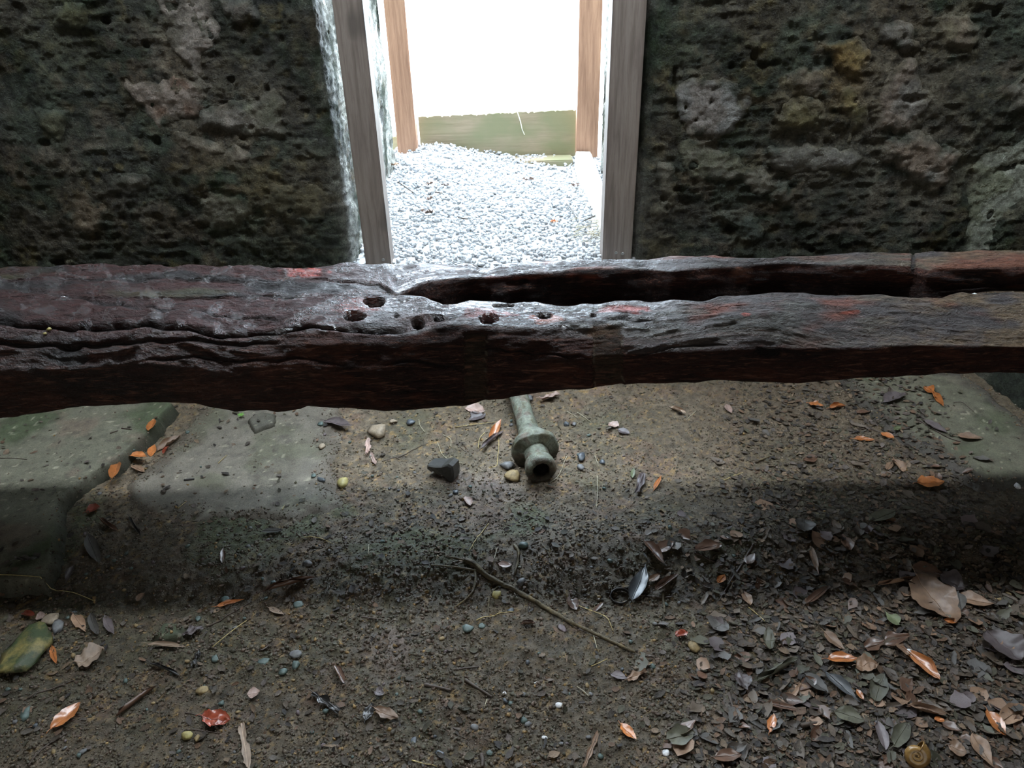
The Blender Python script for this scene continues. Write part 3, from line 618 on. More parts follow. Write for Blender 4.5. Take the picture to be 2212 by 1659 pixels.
holes = [(766, 684, 22, 9, .07), (810, 656, 21, 10, .07), (903, 699, 13, 11, .05), (948, 690, 10, 6, .03), (1057, 691, 19, 9, .06), (1176, 684, 16, 8, .035), (1280, 684, 7, 5, .03), (1088, 664, 22, 3, .02), (857, 684, 6, 4, .015), (150, 768, 40, 22, .008), (1660, 760, 30, 12, .006), (1973, 566, 5, 22, .006)]
holem = np.zeros(PX.shape); drop = np.zeros(PX.shape)
for hx, hy, rx, ry, dp in holes:
    e = ((PX-hx)/rx)**2+((PY-hy)/ry)**2+.25*noise(PX/8, PY/6, 0.0, 1061); sel = frontrows if hx < 1900 else toprows
    k = sm(1.35, .6, e)*sel; drop = np.maximum(drop, dp*k); dark = np.maximum(dark, k); holem = np.maximum(holem, sm(2.6, 1.2, e)*sel)
# vertical weathered bands on the front face: slightly recessed scars
band = np.zeros(PX.shape)
for b0, b1, y0, y1 in ((1004, 1050, 720, 868), (1282, 1345, 702, 830)):
    k = sm(b0-5, b0+4, PX+3*noise(PY/9, 0*PY, 0.0, 3))*sm(b1+5, b1-4, PX+3*noise(PY/9, 0*PY, 0.0, 4))*sm(y0-6, y0+6, PY)*sm(y1+6, y1-6, PY)*frontrows; band = np.maximum(band, k)
disp = disp*(1-.6*band)-.005*band
B2 = B+Nn*(disp)[..., None]; B2[..., 2] -= drop*np.where(upn > .3, 1, 0); B2[..., 1] += drop*np.where(upn > .3, .0, 1)
# colours
n5 = fbm(bx*4, s_*9, 0.0, 1071, 4); n6 = fbm(bx*9, s_*22, 0.0, 1081, 4); n7 = fbm(bx*2.2, s_*4, 0.0, 1091, 3)
Cb = np.broadcast_to(np.array([.040, .012, .008]), PX.shape+(3,)).copy()
Cb = mixc(Cb, (.020, .008, .007), sm(0, .35, n5)); Cb = mixc(Cb, (.075, .022, .012), sm(.1, .45, n6)*.8)
rgt = sm(700, 1250, PX)
topc = np.broadcast_to(np.array([.034, .0055, .0035]), PX.shape+(3,)).copy(); topc = mixc(topc, (.010, .006, .006), sm(0, .3, n5)); topc = mixc(topc, (.040, .042, .014), sm(.18, .42, n7)*sm(700, 500, PX)*.8)
topr = np.broadcast_to(np.array([.065, .055, .055]), PX.shape+(3,)).copy(); topr = mixc(topr, (.17, .055, .035), sm(.12, .4, n5)*.8); topr = mixc(topr, (.085, .085, .072), sm(.0, .3, n6)*.6)
topr = mixc(topr, (.17, .115, .062), sm(1750, 2150, PX)*sm(-.3, .2, n6)*.8); topr = mixc(topr, (.16, .062, .036), sm(1700, 1900, PX)*sm(610, 590, PY)*sm(-.2, .2, n5))
topc = topc*(1-rgt[..., None])+topr*rgt[..., None]
Cb = Cb*(1-top[..., None])+topc*top[..., None]
for rx, ry, ra, rb, cc in ((660, 588, 50, 14, (.30, .03, .015)), (780, 665, 60, 20, (.14, .03, .02)), (1340, 670, 60, 9, (.30, .07, .06)), (1060, 680, 60, 12, (.20, .05, .045)), (1180, 692, 40, 12, (.30, .07, .03)), (1300, 715, 40, 14, (.16, .07, .025)), (1600, 600, 30, 14, (.16, .06, .035)), (1260, 596, 50, 5, (.25, .06, .03)), (1840, 676, 24, 5, (.30, .06, .03)), (1610, 681, 12, 4, (.3, .05, .03)), (1600, 584, 26, 8, (.22, .09, .05)), (1181, 570, 16, 6, (.14, .03, .02)), (1105, 600, 70, 5, (.2, .05, .03))):
    k = sm(1.2, .3, ((PX-rx)/ra)**2+((PY-ry)/rb)**2+.6*noise(PX/14, PY/6, 0.0, 1101)); Cb = mixc(Cb, cc, k*toprows*.85)
ln = np.exp(-((PX-1050-4*noise(PY/10, 0*PY, 0.0, 8))/2.5)**2)+np.exp(-((PX-1345-6*noise(PY/12, 0*PY, 0.0, 9))/2.8)**2)+np.exp(-((PX-1284-3*noise(PY/12, 0*PY, 0.0, 10))/1.6)**2)
Cb = mixc(Cb, (.055, .042, .026), band*.6); Cb = mixc(Cb, (.22, .18, .13), np.clip(ln, 0, 1)*sm(.0, .3, fbm(PX/12, PY/9, 0.0, 1111, 2))*frontrows*sm(712, 730, PY)*.9)
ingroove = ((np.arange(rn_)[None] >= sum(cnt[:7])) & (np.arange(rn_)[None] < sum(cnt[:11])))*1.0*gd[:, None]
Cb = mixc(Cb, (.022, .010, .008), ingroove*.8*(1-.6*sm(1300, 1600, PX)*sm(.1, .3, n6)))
Cb = mixc(Cb, (.004, .002, .002), dark*.85)
wet = top*(1-.75*sm(1300, 1650, PX))*1.0+(1-top)*(.30*sm(800, 400, PX)+.08); stripe = np.sin((PX+PY*1.5)*.072+4*noise(PX/120, PY/60, 0.0, 1202)); patch = sm(.05, .55, .45*stripe+.5*fbm(PX/110, PY/40, 0.0, 1204, 2)+1.9*fbm(PX/26, PY/11, 0.0, 1203, 3)+.35*sm(150, 700, PX)-.15); wet = wet*(1-top*sm(860, 700, PX)*(.80*(1-patch)))*(1-.5*sm(.12, .32, n5)*sm(300, 800, PX))*(1-.9*band)*(1-.8*ingroove)
fray = (1-top)*(1-ingroove*.6)*(1-dark)*.8+.15*top*rgt
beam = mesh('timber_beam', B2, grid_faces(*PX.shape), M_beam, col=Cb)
# wet attribute
a = beam.data.color_attributes.new('Wet', 'FLOAT_COLOR', 'POINT'); c4 = np.zeros((PX.size, 4), np.float32); c4[:, 0] = wet.ravel(); c4[:, 1] = fray.ravel(); c4[:, 3] = 1; a.data.foreach_set('color', c4.ravel())
tag(beam, 'massive dark red hollowed timber beam lying across the room in front of the doorway, wet on top', 'beam')
# debris in the right end of the groove, chips on the beam
def on_beam(px, py):
    k = np.argmin((PX-px)**2+(PY-py)**2+(Nn[..., 2] < .3)*4000); return B2.reshape(-1, 3)[k]

# ================================================================== IRON PIPE on the floor
def lathe(name, prof, mat, parent=None, n=40, nz_=.004, seed=0, colfn=None):
    """prof: list of (axial, radius) along +X; mesh displaced a little, closed profile"""
    P = np.array(prof, float); d = np.r_[0, np.cumsum(np.hypot(*np.diff(P, axis=0).T))]; m = int(d[-1]/.004)+2
    t = np.linspace(0, d[-1], m); A = np.interp(t, d, P[:, 0]); R_ = np.interp(t, d, P[:, 1]); th = np.linspace(0, 2*pi, n, endpoint=False)
    X = A[:, None]+0*th; rr = np.maximum(R_[:, None]+nz_*fbm(A[:, None]*22+R_[:, None]*30, np.cos(th)*1.3*np.ones((m, 1)), np.sin(th)*1.3*np.ones((m, 1))+.01, 1200+seed, 3), .001)
    rr = np.where(R_[:, None] < .002, R_[:, None], rr)
    V = np.stack([X+.4*nz_*noise(np.cos(th)*2*np.ones((m, 1)), np.sin(th)*2*np.ones((m, 1)), A[:, None]*20+.01, 5), rr*np.cos(th), rr*np.sin(th)], -1)
    i = np.arange(m*n).reshape(m, n); j = np.roll(i, -1, 1); Fc = np.stack([i[:-1], i[1:], j[1:], j[:-1]], -1).reshape(-1, 4)
    q = fbm(X*40, np.cos(th)*2*np.ones((m, 1)), np.sin(th)*2*np.ones((m, 1))+.01, 1230+seed, 3); up_ = np.sin(th)[None]+0*X
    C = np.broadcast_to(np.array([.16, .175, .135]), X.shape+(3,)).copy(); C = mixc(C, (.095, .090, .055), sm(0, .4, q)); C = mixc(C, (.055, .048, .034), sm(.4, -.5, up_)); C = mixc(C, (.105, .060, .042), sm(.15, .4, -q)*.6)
    if colfn: C = colfn(C, X, R_[:, None]+0*X)
    return mesh(name, V, Fc, mat, parent, col=C)
pipe = bpy.data.objects.new('iron_pipe', None); COL.objects.link(pipe)
e0 = onZ(1112, 840, .045); e1 = onZ(1170, 1015, .045); dvec = e1-e0; Lp = np.linalg.norm(dvec); ang = atan2(dvec[1], dvec[0])
pipe.location = (e1[0], e1[1], .040); pipe.rotation_euler = (0, radians(2), ang)
tag(pipe, 'muddy iron pipe with flange and open end, lying on the soil under the beam', 'pipe')
pipe.scale = (1.12, 1.16, 1.16)
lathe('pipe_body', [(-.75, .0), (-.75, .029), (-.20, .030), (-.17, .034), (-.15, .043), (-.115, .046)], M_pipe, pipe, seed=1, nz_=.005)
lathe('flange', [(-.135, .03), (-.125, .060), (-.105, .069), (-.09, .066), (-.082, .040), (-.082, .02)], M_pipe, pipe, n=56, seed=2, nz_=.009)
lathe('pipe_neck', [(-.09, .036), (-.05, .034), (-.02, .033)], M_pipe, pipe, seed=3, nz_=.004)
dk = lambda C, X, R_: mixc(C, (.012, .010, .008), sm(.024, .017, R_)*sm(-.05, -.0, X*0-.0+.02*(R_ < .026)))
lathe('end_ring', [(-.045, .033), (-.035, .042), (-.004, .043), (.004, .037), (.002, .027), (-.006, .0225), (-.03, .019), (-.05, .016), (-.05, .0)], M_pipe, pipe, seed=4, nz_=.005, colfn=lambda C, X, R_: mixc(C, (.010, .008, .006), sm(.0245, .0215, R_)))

# ================================================================== LEAVES
def leafmat(name, col, rough, var=.35, spec=.5, coat=.0):
    m, nt, b = newmat(name)
    n1 = nz(nt, 45, 5, .65); n2 = nz(nt, 14, 2, .5)
    oi = nt.nodes.new('ShaderNodeObjectInfo'); rv = ramp(nt, oi.outputs['Random'], 0, 1, .75, 1.3)
    comb = N(nt, 'ShaderNodeCombineColor')
    for i in range(3): nt.links.new(rv, comb.inputs[i])
    c = mixrgb(nt, [x*(1+var) for x in col], [x*(1-var)*.9 for x in col], ramp(nt, n1, .3, .75)); c = mixrgb(nt, c, [x*.4 for x in col], ramp(nt, n2, .62, .8, 0, .5)); c = mixrgb(nt, c, comb.outputs[0], 1.0, 'MULTIPLY')
    nt.links.new(c, b.inputs['Base Color']); b.inputs['Roughness'].default_value = rough; b.inputs['Specular IOR Level'].default_value = spec
    b.inputs['Coat Weight'].default_value = coat; b.inputs['Coat Roughness'].default_value = .15
    bumps(nt, b, [(n1, .35, .0010)]); return m
LM = dict(
 orange=leafmat('leaf_wet_orange', (.42, .15, .045), .3, .3, .6, .5), tan=leafmat('leaf_tan', (.24, .150, .095), .5, .3, .45, .1), pale=leafmat('leaf_pale_tan', (.34, .25, .18), .55, .25),
 brown=leafmat('leaf_wet_brown', (.11, .06, .038), .35, .3, .5, .3), red=leafmat('leaf_wet_red_brown', (.26, .055, .028), .28, .3, .6, .5), grey=leafmat('leaf_decayed_grey', (.085, .078, .070), .5), dark=leafmat('leaf_black_wet', (.028, .027, .026), .3, .3, .6, .3),
 purple=leafmat('leaf_purple_grey', (.115, .092, .092), .42), green=leafmat('leaf_dull_green', (.12, .14, .07), .5), olive=leafmat('leaf_olive_grey', (.085, .082, .055), .5), yellow=leafmat('leaf_yellow', (.42, .30, .05), .4), silver=leafmat('leaf_silver_wet', (.09, .095, .10), .42, .3, .5, .15), pink=leafmat('leaf_pinkish_pale', (.36, .25, .21), .4), litter=leafmat('litter_brown', (.105, .080, .058), .5), litter2=leafmat('litter_dark_brown', (.065, .050, .038), .45))
def leaf_vf(seed, shape='oval', curl=.25, bend=.15, twist=0.0, ru=.04, nu=11, nv=6, tooth=0.0, torn=0.0):
    """unit leaf: length 1 along x, width given later by scaling y (full width 1)"""
    g = np.random.default_rng(seed); u = np.linspace(0, 1, nu); v = np.linspace(-1, 1, nv+1 if nv % 2 == 0 else nv)
    if shape == 'oval': wd = np.sin(pi*np.clip(u, 0, 1)**.9)**.75
    elif shape == 'lance': wd = np.sin(pi*u**.75)**1.0
    elif shape == 'broad': wd = np.sin(pi*u**.8)**.5*(1-.15*np.sin(u*9))
    elif shape == 'obov': wd = np.sin(pi*u**1.5)**.8
    else: wd = np.clip(.55+.35*np.array(noise(u*5+seed, u*0, 0.0, seed)), .12, 1)*np.sin(pi*np.clip(u*.94+.03, 0, 1))**.35
    wd = np.maximum(wd, .03)
    L_ = wd*(1+tooth*noise(u*14+seed, 0*u, 0.0, seed+1)); R_ = wd*(1+tooth*noise(u*14+seed, 0*u+7, 0.0, seed+2))
    if torn: L_ = L_*(1-torn*(noise(u*4+seed, 0*u, 0.0, seed+3) > .25)); R_ = R_*(1-torn*(noise(u*5+seed, 0*u+3, 0.0, seed+4) > .35))
    U, Vv = np.meshgrid(u, v, indexing='ij'); half = np.where(Vv < 0, L_[:, None], R_[:, None]); y = Vv*half*.5
    X = U-.5+0*Vv+.05*np.sin(U*3+seed)*Vv; spine = .06*np.sin(U*3.1+seed); y = y+spine*(.6)
    # curling across: wrap about the x axis
    cu = curl*pi
    if abs(cu) > .02:
        r = 1/cu*.5*1.0; a = (y-spine*.6)/r; yy = r*np.sin(a)+spine*.6; zz = r*(1-np.cos(a))
    else: yy, zz = y, 0*y
    z = zz+bend*4*(U-.5)**2*.25*1.2+ru*noise(U*5+seed, Vv*2.2, 0.0, seed+5)+ru*.6*noise(U*11+seed, Vv*4, 0.0, seed+6)-.02*np.exp(-(Vv/.25)**2)
    if twist:
        t = twist*(U-.5); yy, z = yy*np.cos(t)-z*np.sin(t), yy*np.sin(t)+z*np.cos(t)
    V = np.stack([X, yy, z], -1).reshape(-1, 3); return V, grid_faces(len(u), len(v))
ALL = []
def frame_at(px, py, L, W, ang):
    """world length/width/heading of something L x W pixels big at that place of the floor"""
    c = gz(px, py); a = radians(ang); z = c[2]
    p1 = onZ(px-L/2*cos(a), py+L/2*sin(a), z); p2 = onZ(px+L/2*cos(a), py-L/2*sin(a), z); d = p2-p1
    q1 = onZ(px-W/2*sin(a), py-W/2*cos(a), z); q2 = onZ(px+W/2*sin(a), py+W/2*cos(a), z); e = q2-q1
    Lw = np.linalg.norm(d); h = atan2(d[1], d[0]); Ww = abs(e[0]*(-d[1])+e[1]*d[0])/Lw
    return c, Lw, Ww, h
def put_leaf(px, py, L, W, ang, mat, label, shape='oval', curl=.2, bend=.15, twist=0.0, lift=.004, tilt=(0, 0), stalk=True, seed=None, tooth=.1, torn=0.0, cat='leaf', name='fallen_leaf', nu=16, nv=8, ru=.04):
    seed = seed or int(px*7+py); c, Lw, Ww, h = frame_at(px, py, L, W, ang)
    V, Fc = leaf_vf(seed, shape, curl, bend, twist, ru=ru, nu=nu, nv=nv, tooth=tooth, torn=torn)
    V = V*np.array([Lw, Ww, Ww]); V[:, 2] += -V[:, 2].min()
    # lay it over the soil under it
    o = mesh(name, V, Fc, LM[mat]); o.rotation_euler = (radians(tilt[0])+random.uniform(-.08, .08), radians(tilt[1])+random.uniform(-.08, .08), h)
    zs_ = [float(surf(c[0]+k*Lw*.35*cos(h), c[1]+k*Lw*.35*sin(h))) for k in (-1, 0, 1)]
    o.location = (c[0], c[1], max(zs_)*.6+sum(zs_)/3*.4+lift+(.004 if px > 1480 and py > 1140 else 0))
    n = V.reshape(nu, -1, 3); mid = n[:, n.shape[1]//2]
    m = tube('midrib', mid+np.array([0, 0, .0004]), np.linspace(.0011, .0004, nu)*max(.6, min(1.6, Lw/.06)), LM[mat], o, 4)
    if stalk and L > 30:
        p0 = mid[0]; tube('stalk', smoothpath([p0, p0+np.array([-Lw*.10, Lw*.02, .001]), p0+np.array([-Lw*.2, Lw*.05*((seed % 3)-1), -.001])], 3), .0009, LM[mat], o, 4)
    tag(o, label, cat); return o
FL = [
 # px, py, L, W, angle, mat, label, options
 (336, 944, 27, 16, 60, 'orange', 'small orange brown oval leaf, topmost beside the broken edge of the greenish slab', {}),
 (327, 966, 25, 18, 70, 'orange', 'small orange brown oval leaf touching the slab edge, just below another of its size', {}),
 (368, 960, 56, 20, 32, 'tan', 'glossy pinkish tan folded leaf beside the two small ovals at the slab edge', dict(curl=.6, shape='lance')),
 (359, 975, 20, 14, 60, 'red', 'tiny bright red curled leaf tip by the slab edge', dict(curl=.7)),
 (302, 998, 42, 16, -5, 'orange', 'orange brown narrow leaf lying level beside the slab edge', dict(curl=.3)),
 (300, 1017, 34, 15, -30, 'tan', 'thin light brown leaf slanting just under the level orange one by the slab edge', {}),
 (256, 1033, 44, 27, 75, 'orange', 'glossy orange brown upright leaf at the lower end of the slab edge', dict(curl=.3)),
 (203, 1105, 34, 20, 20, 'red', 'reddish brown leaf at the corner of the greenish slab where the shadow starts', {}),
 (235, 1137, 42, 22, -35, 'brown', 'dark curled leaf with a pale rim in the shadow below the greenish slab', dict(curl=.8)),
 (292, 1140, 44, 18, -60, 'dark', 'black folded leaf at the shadow edge of the pale slab', dict(curl=.9)),
 (1027, 888, 44, 22, -10, 'pink', 'pale glistening leaf just under the beam, left of the pipe', dict(torn=.4)),
 (1030, 903, 36, 20, 20, 'purple', 'mauve grey leaf scrap under the pale glistening leaf left of the pipe', dict(torn=.4)),
 (1072, 934, 44, 20, 55, 'orange', 'bright orange glossy pointed leaf leaning up left of the pipe flange', dict(shape='lance', curl=.35, tilt=(0, -14))),
 (1064, 953, 62, 20, 42, 'purple', 'purple brown rolled leaf under the bright orange leaf by the flange', dict(curl=.8, shape='lance')),
 (796, 968, 34, 34, 80, 'pink', 'crumpled pinkish white leaf below the tan rock', dict(shape='torn', torn=.4, ru=.1)),
 (806, 992, 28, 14, -70, 'pink', 'small pinkish scrap hanging off the crumpled pinkish white leaf', dict(shape='torn')),
 (733, 921, 64, 20, -12, 'purple', 'long mauve grey leaf on the pale slab edge left of the tan rock', dict(shape='lance', curl=.3)),
 (1188, 863, 44, 20, 10, 'pink', 'pale shredded leaf right beside the pipe under the beam', dict(shape='torn', torn=.4, ru=.1)),
 (1420, 1045, 34, 11, 65, 'orange', 'small twisted orange leaf on the open soil right of the pipe', dict(twist=1.2, shape='lance')),
 (1187, 960, 22, 16, 40, 'yellow', 'yellow and orange leaf chip lying against the pipe neck', dict(stalk=False)),
 (1325, 922, 22, 16, -20, 'pink', 'pale leaf flake on the soil a step right of the flange', {}),
 (1347, 936, 26, 13, -20, 'purple', 'mauve leaf flake next to the pale flake right of the flange', {}),
 (1012, 1085, 22, 18, -60, 'pink', 'dusky pink scrap of leaf at the shadow edge below the black stone', {}),
 (1383, 1050, 50, 24, 70, 'purple', 'dark mauve crumpled leaf left of the small twisted orange leaf', dict(ru=.1, shape='torn')),
 (1367, 1025, 20, 11, 80, 'green', 'small blue green oval leaf right of the pipe end', dict(stalk=False)),
 (2006, 845, 26, 17, -25, 'orange', 'upper piece of the twisted orange leaf on the olive slab', dict(twist=.8)),
 (2022, 862, 44, 17, -50, 'orange', 'long twisted orange leaf lying alone on the olive slab', dict(twist=1.6, shape='lance', curl=.4)),
 (1930, 862, 46, 28, 25, 'purple', 'broad grey brown leaf at the edge of the olive slab', dict(curl=.3)),
 (1762, 879, 32, 15, -10, 'orange', 'torn orange brown leaf under the beam on the right, left one of a close pair', dict(torn=.3)),
 (1808, 881, 34, 15, 10, 'orange', 'torn orange leaf with black fold, right one of a close pair under the beam', dict(curl=.6)),
 (1573, 887, 22, 14, -60, 'pink', 'small leaf half white half brown on the soil under the beam', {}),
 (1866, 952, 44, 12, 0, 'orange', 'flat orange leaf strip in the litter below the olive slab', dict(shape='lance')),
 (1915, 945, 30, 12, -25, 'orange', 'orange leaf piece lying across a dark stick', {}),
 (1936, 936, 18, 12, 30, 'green', 'pale green leaf piece beside the dark stick', dict(stalk=False)),
 (2008, 1049, 58, 28, 5, 'orange', 'large tan orange leaf with notched margin, at the shadow edge under the olive slab', dict(curl=.12, torn=.15)),
 (1940, 1010, 36, 24, -50, 'tan', 'tan leaf with curled pale tip above left of the large tan orange leaf', dict(curl=.4)),
 (1920, 1008, 24, 16, 60, 'tan', 'small tan leaf folded against its larger neighbour above the shadow', {}),
 (1464, 890, 34, 13, -25, 'pale', 'pale curled leaf strip under the beam, right of the pipe', dict(curl=.8)),
 (2095, 948, 56, 15, -5, 'tan', 'light brown leaf flakes in line on the olive slab, the nearer to the wall', dict(shape='lance')),
 (2020, 925, 56, 16, -30, 'purple', 'thin mauve brown leaf on the left margin of the olive slab', dict(shape='lance')),
 (1243, 863, 0, 0, 0, None, None, None),
 (64, 1333, 30, 22, -10, 'red', 'glossy red brown curled leaf just above the yellow green mossy rock', dict(curl=.6)),
 (90, 1337, 24, 18, 20, 'pink', 'small whitish leaf touching the glossy red brown one above the mossy rock', {}),
 (198, 1427, 66, 52, 20, 'pale', 'large pale tan leaf with ragged margin right of the mossy rock', dict(torn=.25, shape='broad', curl=.15, ru=.06)),
 (147, 1552, 84, 30, 42, 'orange', 'glossy orange leaf near the lower left corner', dict(curl=.2)),
 (297, 1517, 108, 26, 38, 'brown', 'long brown leaf rolled into a tube at lower left', dict(curl=1.15, shape='broad', stalk=False)),
 (468, 1560, 58, 42, -10, 'red', 'glossy red brown crumpled leaf beside the small yellow pebble', dict(ru=.14, shape='broad', curl=.3)),
 (363, 1399, 82, 15, -2, 'pale', 'long pale grey wavy leaf under the small algae covered stone', dict(shape='lance', curl=.5)),
 (119, 1420, 42, 17, -75, 'orange', 'narrow orange leaf standing beside the mossy rock', dict(shape='lance')),
 (173, 1348, 42, 28, -50, 'tan', 'glossy tan leaf with dark holes, left of the grey folded ones', dict(torn=.4)),
 (205, 1352, 52, 30, -70, 'grey', 'grey wet folded leaf between the glossy tan leaf and the pale twisted one', dict(curl=.5)),
 (237, 1355, 46, 22, -65, 'purple', 'pale mauve twisted leaf, third of the row right of the red one', dict(twist=.8)),
 (530, 1616, 96, 30, -82, 'pale', 'pale tan ragged piece of bark or leaf at the bottom edge', dict(shape='torn', torn=.4, ru=.08, stalk=False)),
 (498, 1307, 60, 12, 12, 'orange', 'narrow orange brown leaf sliver left of the pale orange one', dict(shape='lance', curl=.4)),
 (597, 1323, 36, 14, -25, 'pale', 'narrow leaf white at one end and orange at the other', dict(shape='lance')),
 (549, 1502, 27, 24, 10, 'pink', 'small round pinkish leaf above the glossy crumpled red one', dict(stalk=False)),
 (705, 1524, 68, 34, -35, 'dark', 'blue black crumpled wet leaf at lower centre left', dict(ru=.14, shape='torn', curl=.4)),
 (627, 1266, 112, 24, 16, 'brown', 'long rolled grey brown leaf in the shadow of the beam', dict(curl=.9, shape='lance')),
 (588, 1150, 46, 12, 0, 'grey', 'flat grey leaf in the shadow right of the pale slab', {}),
 (203, 1192, 62, 34, -70, 'grey', 'large dark grey green leaf in the shadow below the slab corner', dict(curl=.3)),
 (62, 1210, 52, 22, 5, 'grey', 'grey crinkled leaf on the shaded slab at the left edge', dict(ru=.12, shape='torn')),
 (483, 1204, 30, 14, 85, 'brown', 'small red brown upright leaf in the beam shadow', dict(curl=.3)),
 (357, 1448, 66, 22, -20, 'dark', 'dark rolled leaf below the long pale grey wavy one', dict(curl=.9)),
 (420, 1371, 46, 28, 20, 'purple', 'pale mauve crumpled leaf right of the small algae covered stone', dict(ru=.12, shape='torn')),
 (427, 1427, 34, 26, 60, 'dark', 'small blackish crumpled leaf above the yellow brown pebble at left', dict(ru=.14, shape='torn')),
 (153, 1240, 34, 18, 60, 'purple', 'thin mauve leaf standing on edge at the foot of the shaded slab', dict(curl=.5)),
 (306, 1295, 24, 14, 45, 'tan', 'small tan leaf below the shaded soil at left', {}),
 (735, 1460, 44, 26, -60, 'brown', 'brown and grey folded leaf above the blue black crumpled one', dict(curl=.6)),
 (820, 1500, 22, 22, 0, 'purple', 'triangular mauve grey leaf scrap right of the folded brown one', dict(stalk=False)),
 (797, 1543, 40, 22, 70, 'dark', 'blue grey crumpled leaf left of the pinkish brown one near the bottom', dict(ru=.14)),
 (835, 1548, 56, 30, -25, 'tan', 'pinkish brown crumpled leaf near the bottom centre left', dict(ru=.08, torn=.2)),
 (1356, 1583, 48, 22, -48, 'orange', 'small bright orange leaf on the bare soil near the bottom centre', {}),
 (1277, 1622, 86, 22, 68, 'tan', 'glossy brown bark like leaf at the bottom edge, left of the bright orange one', dict(shape='torn', curl=.4, stalk=False)),
 (1375, 1465, 46, 26, 25, 'tan', 'crumpled tan leaf with pale sheen, centre right of the bare soil', dict(ru=.12, shape='torn')),
 (1337, 1463, 36, 20, -15, 'purple', 'grey mauve leaf left of the crumpled tan leaf', {}),
 (1141, 1351, 32, 18, 5, 'brown', 'small boat shaped brown leaf below the long root', dict(curl=.8, stalk=False)),
 (1379, 1264, 78, 38, 68, 'silver', 'glossy black pointed leaf shining silver beside the bent black ring', dict(shape='lance', curl=.25)),
 (1412, 1202, 62, 26, -45, 'brown', 'brown smooth leaf above the glossy black pointed one', dict(curl=.4)),
 (1436, 1188, 44, 26, 25, 'brown', 'dull brown leaf overlapping the smooth one above the glossy black leaf', {}),
 (1414, 1252, 26, 16, 30, 'tan', 'small pale tan leaf touching the glossy black leaf', {}),
 (1440, 1258, 66, 22, 40, 'brown', 'dark brown narrow leaf right of the glossy black leaf', dict(shape='lance', curl=.5)),
 (1091, 1226, 30, 14, -5, 'pink', 'light pinkish leaf scrap left of the upright split stick', {}),
 (1238, 1308, 34, 26, -60, 'brown', 'reddish brown leaf at the start of the long bent straw', {}),
 (1293, 1314, 30, 10, 45, 'brown', 'narrow dark leaf beside the bent straw', {}),
 (2014, 1300, 126, 74, -50, 'tan', 'largest leaf, pale tan and veined, in the litter at right', dict(shape='broad', curl=.12, ru=.05, bend=.1, torn=.0)),
 (2104, 1303, 78, 30, -12, 'tan', 'pale tan pointed leaf sticking out right from the largest leaf', dict(shape='lance', curl=.15)),
 (2054, 1264, 60, 40, -25, 'purple', 'wet grey leaf with a white sheen above the largest leaf', dict(curl=.3)),
 (2070, 1308, 40, 28, -75, 'grey', 'dark grey leaf piece lying on the joint of the largest leaf', dict(lift=.012, stalk=False)),
 (2000, 1240, 66, 34, -10, 'brown', 'dull brown leaf behind the largest leaf', dict()),
 (1937, 1262, 84, 20, 10, 'tan', 'brown rolled leaf left of the largest leaf', dict(curl=.9, shape='broad')),
 (2052, 1349, 30, 12, -15, 'orange', 'orange scrap peeping out below the largest leaf', dict(stalk=False)),
 (1817, 1427, 62, 27, 2, 'orange', 'glossy orange oval leaf lying level in the right litter', dict(curl=.2)),
 (1869, 1444, 46, 38, 10, 'tan', 'puckered glossy brown leaf right next to the level orange one', dict(shape='broad', ru=.14)),
 (1991, 1444, 92, 27, -42, 'orange', 'long glossy orange leaf slanting down from a white blob', dict(shape='broad', curl=.3, ru=.06)),
 (1818, 1488, 94, 26, -38, 'silver', 'long shiny grey leaf reflecting light, below the level orange leaf', dict(shape='lance', curl=.3)),
 (1855, 1508, 26, 12, -60, 'orange', 'orange tip at the lower end of the long shiny grey leaf', dict(stalk=False)),
 (1680, 1451, 98, 34, 28, 'olive', 'thick olive tan curled leaf like a bent tube in the right litter', dict(curl=.9, shape='broad')),
 (1665, 1567, 38, 22, 80, 'orange', 'small orange oval leaf with dark holes at lower right', {}),
 (2149, 1566, 66, 28, -50, 'orange', 'glossy orange leaf close to the right edge of the picture', {}),
 (2184, 1550, 66, 44, 30, 'tan', 'broad tan leaf behind the glossy orange one near the right edge', dict(shape='broad')),
 (1471, 1374, 28, 22, 20, 'red', 'small shiny red crumpled leaf at the left border of the litter', dict(ru=.14, curl=.4)),
 (1926, 1342, 40, 26, -40, 'green', 'pale green triangular leaf piece left of the largest leaf', dict(shape='obov')),
 (1557, 1256, 24, 18, 50, 'orange', 'small half white half orange leaf just out of the beam shadow', {}),
 (1757, 1215, 62, 16, -75, 'tan', 'upright narrow leaf, dark above and tan at the tip, at the shadow edge', dict(shape='lance')),
 (2001, 1541, 84, 26, -12, 'tan', 'brown arched leaf with a shiny top at lower right', dict(curl=.6, bend=.5)),
 (2027, 1560, 22, 14, 0, 'orange', 'small vivid orange scrap at the end of the brown arched leaf', dict(stalk=False)),
 (1690, 1531, 78, 20, -12, 'brown', 'long dark reddish leaf above the small orange oval with holes', dict(shape='lance', curl=.4)),
 (2164, 1402, 96, 60, -40, 'purple', 'large mauve grey wet leaf at the right edge', dict(shape='broad', curl=.2)),
 (1915, 1392, 96, 46, 15, 'brown', 'large brown matted leaf above the long glossy orange one', dict(shape='torn', torn=.2)),
 (1898, 1492, 60, 44, 70, 'olive', 'olive grey broad leaf right of the shiny grey leaf', dict(shape='broad')),
 (1944, 1592, 64, 40, 60, 'olive', 'olive grey leaf near the bottom, left of the snail shell', dict(shape='broad')),
 (1901, 1596, 60, 28, -75, 'purple', 'mauve brown pleated leaf at lower right, left of the olive grey one', dict(curl=.3)),
 (1832, 1553, 66, 34, -15, 'olive', 'flat olive brown leaf with a scalloped end at lower right', {}),
 (1760, 1482, 62, 28, -40, 'grey', 'mauve grey leaf left of the long shiny grey one', dict()),
